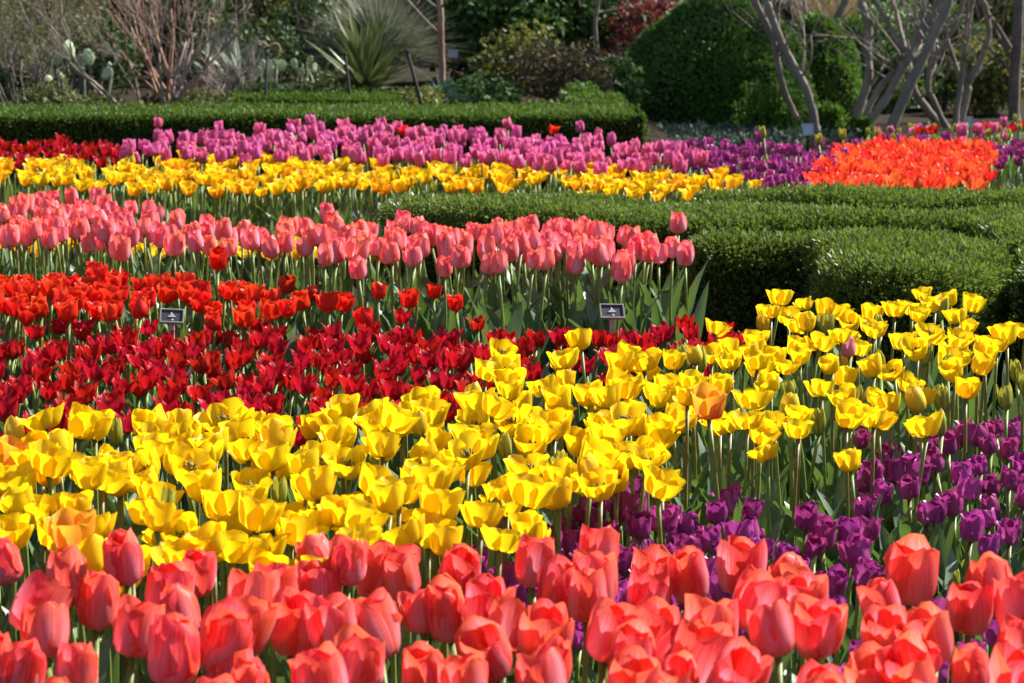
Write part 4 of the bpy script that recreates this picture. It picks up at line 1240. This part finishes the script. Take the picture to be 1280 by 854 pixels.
# --- scarlet
HS = .36
spoly = [(-90, 348), (100, 346), (200, 354), (290, 358), (330, 364), (320, 380), (290, 390), (160, 393), (-90, 394)]
ssol = [tuple(at_z(px, py, HS)[:2]) for px, py in [(395, 362), (412, 384), (338, 378), (352, 386), (345, 372), (475, 366), (458, 387), (505, 377), (538, 365), (571, 381), (360, 350), (378, 372), (270, 388), (430, 378)]]
sl = ssol + bed(spoly, HS, .068, ssol)
for (x, y), z_ in zip(sl, zoned(sl, HS)):
    tulip('scarlet_tulip', 'bright scarlet tulip in the bed between pink and crimson ones, ' + z_, 'scarlet tulips, ' + z_, 'scarlet', x, y, HS + R.gauss(0, .012), 3, False, R.uniform(.9, 1.15), leafscale=.95)

# --- pink
HK = .46
kpoly = [(-90, 262), (45, 252), (110, 253), (200, 268), (300, 282), (400, 282), (500, 280), (560, 292), (640, 283), (740, 280), (800, 304), (852, 314), (842, 319), (770, 320), (710, 320), (620, 324), (560, 324), (460, 316), (300, 303), (140, 297), (-90, 297)]
ksol_px = [(845, 282), (500, 264), (48, 244), (110, 247), (633, 275), (855, 320), (772, 334), (146, 313), (404, 322), (740, 269), (620, 337), (456, 338), (405, 264)]
ksol = [tuple(at_z(px, py, HK)[:2]) for px, py in ksol_px]
kl = ksol + bed(kpoly, HK, .070, ksol)
kz = zoned(kl, HK)
for i, (x, y) in enumerate(kl):
    px, _ = to_px((x, y, HK))
    z_ = kz[i]
    lab_ = 'rosy pink tulip with coral edges in the tall pink bed, ' + z_
    grp_ = 'pink tulips, ' + z_
    if i == 0: lab_, grp_ = 'tall single pink tulip standing highest at the right end of the pink bed', None
    if i == 1: lab_, grp_ = 'lone tall pink tulip rising above the others before the left hedge arm', None
    tulip('pink_tulip', lab_, grp_, 'pink', x, y, HK + R.gauss(0, .014), 3, False, R.uniform(.82, 1.06), tilt=.12, leafscale=1.08 if px < 560 else 1.3)
x, y = at_z(268, 320, HK)[:2]
tulip('pink_tulip', 'wide open dark red tulip at the front of the pink bed', None, 'scarlet', x, y, HK - .01, 3, False, 1.2, openv=(.2, .3))
x, y = at_z(1058, 445, HY)[:2]
tulip('pink_tulip', 'single pale pink tulip among the yellow ones', None, 'mauve_pale', x, y - .02, HY + .02, 3, False, .78)

# short yellow and violet flowers behind the pink stems
for x, y in bed([(-40, 296), (150, 300), (300, 302), (480, 305), (640, 315), (760, 312), (780, 322), (640, 330), (480, 320), (300, 318), (-40, 312)], .25, .085):
    tulip('short_yellow_tulip', 'short yellow tulip half hidden behind the stems of the pink tulips', 'short yellow tulips behind the pink ones', 'golden', x, y, .25, 2, False, .85, leafscale=.6)
PFL = []
for q in range(3):
    Pn = NR.normal(size=(5, 3)) * .004
    ang = np.arange(5) * 1.2566 + NR.random() * 3
    Nn = np.column_stack([np.cos(ang), np.sin(ang), np.full(5, .5)])
    PFL.append(leaf_mesh('flower', Pn, Nn, .022, M['pansy'], .95, .9, 0, .1, .1))
PLV = leaf_mesh('leaf', NR.normal(size=(26, 3)) * [.02, .02, .02] + [0, 0, .06], NR.normal(size=(26, 3)) + [0, 0, .6], .05, M['leaf'], .4, .5)
def pansy(x, y):
    root = empty('pansy', (x, y, 0), 'low violet pansy plant ' + ('at the left edge behind the pink tulip stems' if x < -.8 else 'beside the left end of the clipped hedge arm'), 'pansy', 'violet pansies ' + ('at the left' if x < -.8 else 'by the hedge arm'))
    o = link('leaf', PLV, root); o.rotation_euler = (0, 0, R.uniform(0, 6))
    for q in range(4):
        f = link('flower', R.choice(PFL), root)
        f.location = (R.uniform(-.04, .04), R.uniform(-.04, .04), R.uniform(.11, .16)); f.rotation_euler = (R.gauss(.5, .3), R.gauss(0, .3), R.uniform(0, 6)); s = R.uniform(.8, 1.3); f.scale = (s, s, s)
for x, y in bed([(425, 268), (490, 268), (490, 284), (425, 284)], .13, .075) + bed([(-30, 296), (90, 298), (90, 312), (-30, 310)], .13, .08):
    pansy(x, y)

# --- golden, mauve, violet, orange and red beds at the back
HG = .40
gpoly = [(-90, 205), (60, 200), (150, 205), (250, 200), (340, 200), (420, 205), (560, 214), (640, 210), (700, 212), (800, 212), (860, 222), (920, 222), (925, 229), (870, 238), (800, 243), (700, 230), (560, 229), (490, 232), (400, 236), (250, 236), (100, 228), (-90, 224)]
gsol = [tuple(at_z(px, py, HG)[:2]) for px, py in [(232, 191), (312, 195), (350, 192), (446, 201), (540, 208), (950, 224), (767, 205), (728, 205), (100, 197)]]
gl = gsol + bed(gpoly, HG, .086, gsol)
for (x, y), k_ in zip(gl, zoned(gl, HG)):
    if R.random() < .12:
        tulip('budding_tulip', 'small green budded tulip in the far golden band, ' + k_, 'green buds in the far golden band, ' + k_, 'bud', x, y, HG - .02, 2, False, .9)
    else:
        tulip('golden_tulip', 'golden yellow tulip with orange tints in the far band, ' + k_, 'golden tulips, ' + k_, 'golden', x, y, HG + R.gauss(0, .014), 3, False, R.uniform(.85, 1.12), leafscale=.9)
x, y = at_z(378, 197, HG)[:2]
tulip('red_tulip', 'single red tulip among the golden ones in the far band', None, 'scarlet', x, y, HG, 2)

HM = .45
mpoly = [(140, 186), (200, 172), (300, 170), (380, 162), (480, 161), (560, 166), (620, 168), (700, 174), (760, 178), (860, 186), (875, 200), (830, 206), (700, 207), (560, 200), (400, 194), (230, 194), (150, 192)]
msol = [tuple(at_z(px, py, HM)[:2]) for px, py in [(195, 156), (270, 156), (370, 154), (480, 154), (635, 160), (720, 164), (742, 171), (849, 185), (390, 155)]]
ml = msol + bed(mpoly, HM, .098, msol)
for (x, y), k_ in zip(ml, zoned(ml, HM)):
    tulip('mauve_tulip', 'mauve pink tulip in the far band before the long hedge, ' + k_, 'mauve tulips, ' + k_, 'mauve', x, y, HM + R.gauss(0, .016), 2, False, R.uniform(1.0, 1.25))
for px, py, l_ in [(505, 163, 'single red tulip among the mauve ones, left of its twin'), (690, 161, 'single red tulip among the mauve ones near the hedge end')]:
    x, y = at_z(px, py, .45)[:2]
    tulip('red_tulip', l_, None, 'scarlet', x, y, .45, 2)
for x, y in bed([(-50, 183), (80, 180), (150, 182), (150, 196), (60, 196), (-50, 198)], .42, .085):
    tulip('red_tulip', 'deep red tulip in the far left band before the long clipped hedge', 'red tulips at the far left', 'crimson', x, y, .42 + R.gauss(0, .015), 2, False, R.uniform(.95, 1.2))

HV = .38
vl = bed([(830, 196), (850, 186), (960, 184), (1050, 186), (1060, 200), (1020, 232), (985, 234), (950, 225), (880, 216), (835, 212)], HV, .078)
for (x, y), z_ in zip(vl, zoned(vl, HV)):
    tulip('violet_tulip', 'dark violet tulip in the far bed left of the orange ones, ' + z_, 'violet tulips left of the orange bed, ' + z_, 'purple', x, y, HV + R.gauss(0, .02), 3, False, R.uniform(.9, 1.15), leafscale=.85)
for x, y in bed([(1060, 180), (1150, 176), (1245, 182), (1440, 180), (1440, 200), (1245, 201), (1200, 180), (1060, 184)], HV, .095):
    tulip('violet_tulip', 'dark violet tulip in the far bed behind and right of the orange tulips', 'violet tulips right of the orange bed', 'purple', x, y, HV + R.gauss(0, .02), 3, False, R.uniform(.9, 1.15), leafscale=.85)

HO = .40
osol = [tuple(at_z(px, py, HO)[:2]) for px, py in [(1245, 190), (1238, 215), (1020, 222), (1235, 200)]]
ol = osol + bed([(1018, 224), (1035, 200), (1060, 184), (1150, 177), (1240, 180), (1240, 195), (1225, 225), (1130, 233), (1050, 238), (1022, 236)], HO, .072, osol)
for (x, y), z_ in zip(ol, zoned(ol, HO)):
    tulip('orange_tulip', 'vivid orange red tulip in the dense patch behind the hedge, ' + z_, 'orange tulips, ' + z_, 'orange', x, y, HO + R.gauss(0, .012), 2, False, R.uniform(.9, 1.1), leafscale=.85)

for px, py, l_ in [(1150, 162, 'red tulip at the foot of the thick trunks, left of a pair'), (1172, 161, 'red tulip at the foot of the thin pale stems, right of a pair'), (1238, 157, 'red tulip before the dry olive bush, left of two'), (1266, 158, 'red tulip before the dark trunk, near the right edge'), (1278, 154, 'red tulip at the right edge of the photo'), (1222, 160, 'pinkish red tulip between the thin pale stems and the dry olive bush'), (1206, 163, 'pinkish red tulip at the foot of the thin pale stems'), (1254, 152, 'pinkish red tulip standing tallest before the dry olive bush'), (1244, 158, 'pinkish red tulip touching a red one before the dry olive bush')]:
    x, y = at_z(px, py, .40)[:2]
    tulip('red_tulip', l_, None, 'mauve' if 'pinkish' in l_ else 'crimson', x, y, .40, 3, False, 1.15)
for x, y in bed([(1080, 160), (1440, 156), (1440, 178), (1090, 172)], .36, .11):
    px, _ = to_px((x, y, .36))
    tulip('budding_tulip', 'leafy tulip in pale bud behind the orange patch at the far right', 'budding tulips at the far right', 'bud' if R.random() < .75 else 'mauve', x, y, .36 + R.gauss(0, .03), 3, False, .9, leafscale=1.0)
for px, py, h, k_, l_ in [(961, 166, .52, 'bud', 'yellow green tulip bud on a leaning stem before the spiky evergreen'), (1025, 174, .45, 'bud', 'small yellow green tulip bud by the foot of the leaning double trunk'), (1053, 168, .45, 'bud', 'pale tulip bud in front of the small upright evergreen')]:
    x, y = at_z(px, py, h)[:2]
    tulip('budding_tulip', l_, None, k_, x, y, h, 2, False, 1.1)

# white flowers in the bed at the right end of the orange patch
WFL = leaf_mesh('flower', NR.normal(size=(60, 3)) * [.05, .05, .012] + [0, 0, .09], NR.normal(size=(60, 3)) * .4 + [0, 0, 1], .028, M['alyssum'], .9, .2)
WLV = leaf_mesh('leaf', NR.normal(size=(60, 3)) * [.05, .05, .02] + [0, 0, .05], NR.normal(size=(60, 3)) + [0, 0, .5], .04, M['leaf'], .4, .5)
for x, y in bed([(1238, 216), (1340, 214), (1340, 232), (1238, 232)], .1, .11):
    root = empty('white_flower_plant', (x, y, 0), 'low mound of small white flowers right of the orange tulips', 'flower', 'white flowers right of the orange patch')
    for nm, me in (('flower', WFL), ('leaf', WLV)):
        o = link(nm, me, root); o.rotation_euler = (0, 0, R.uniform(0, 6)); s = R.uniform(.8, 1.2); o.scale = (s, s, s)
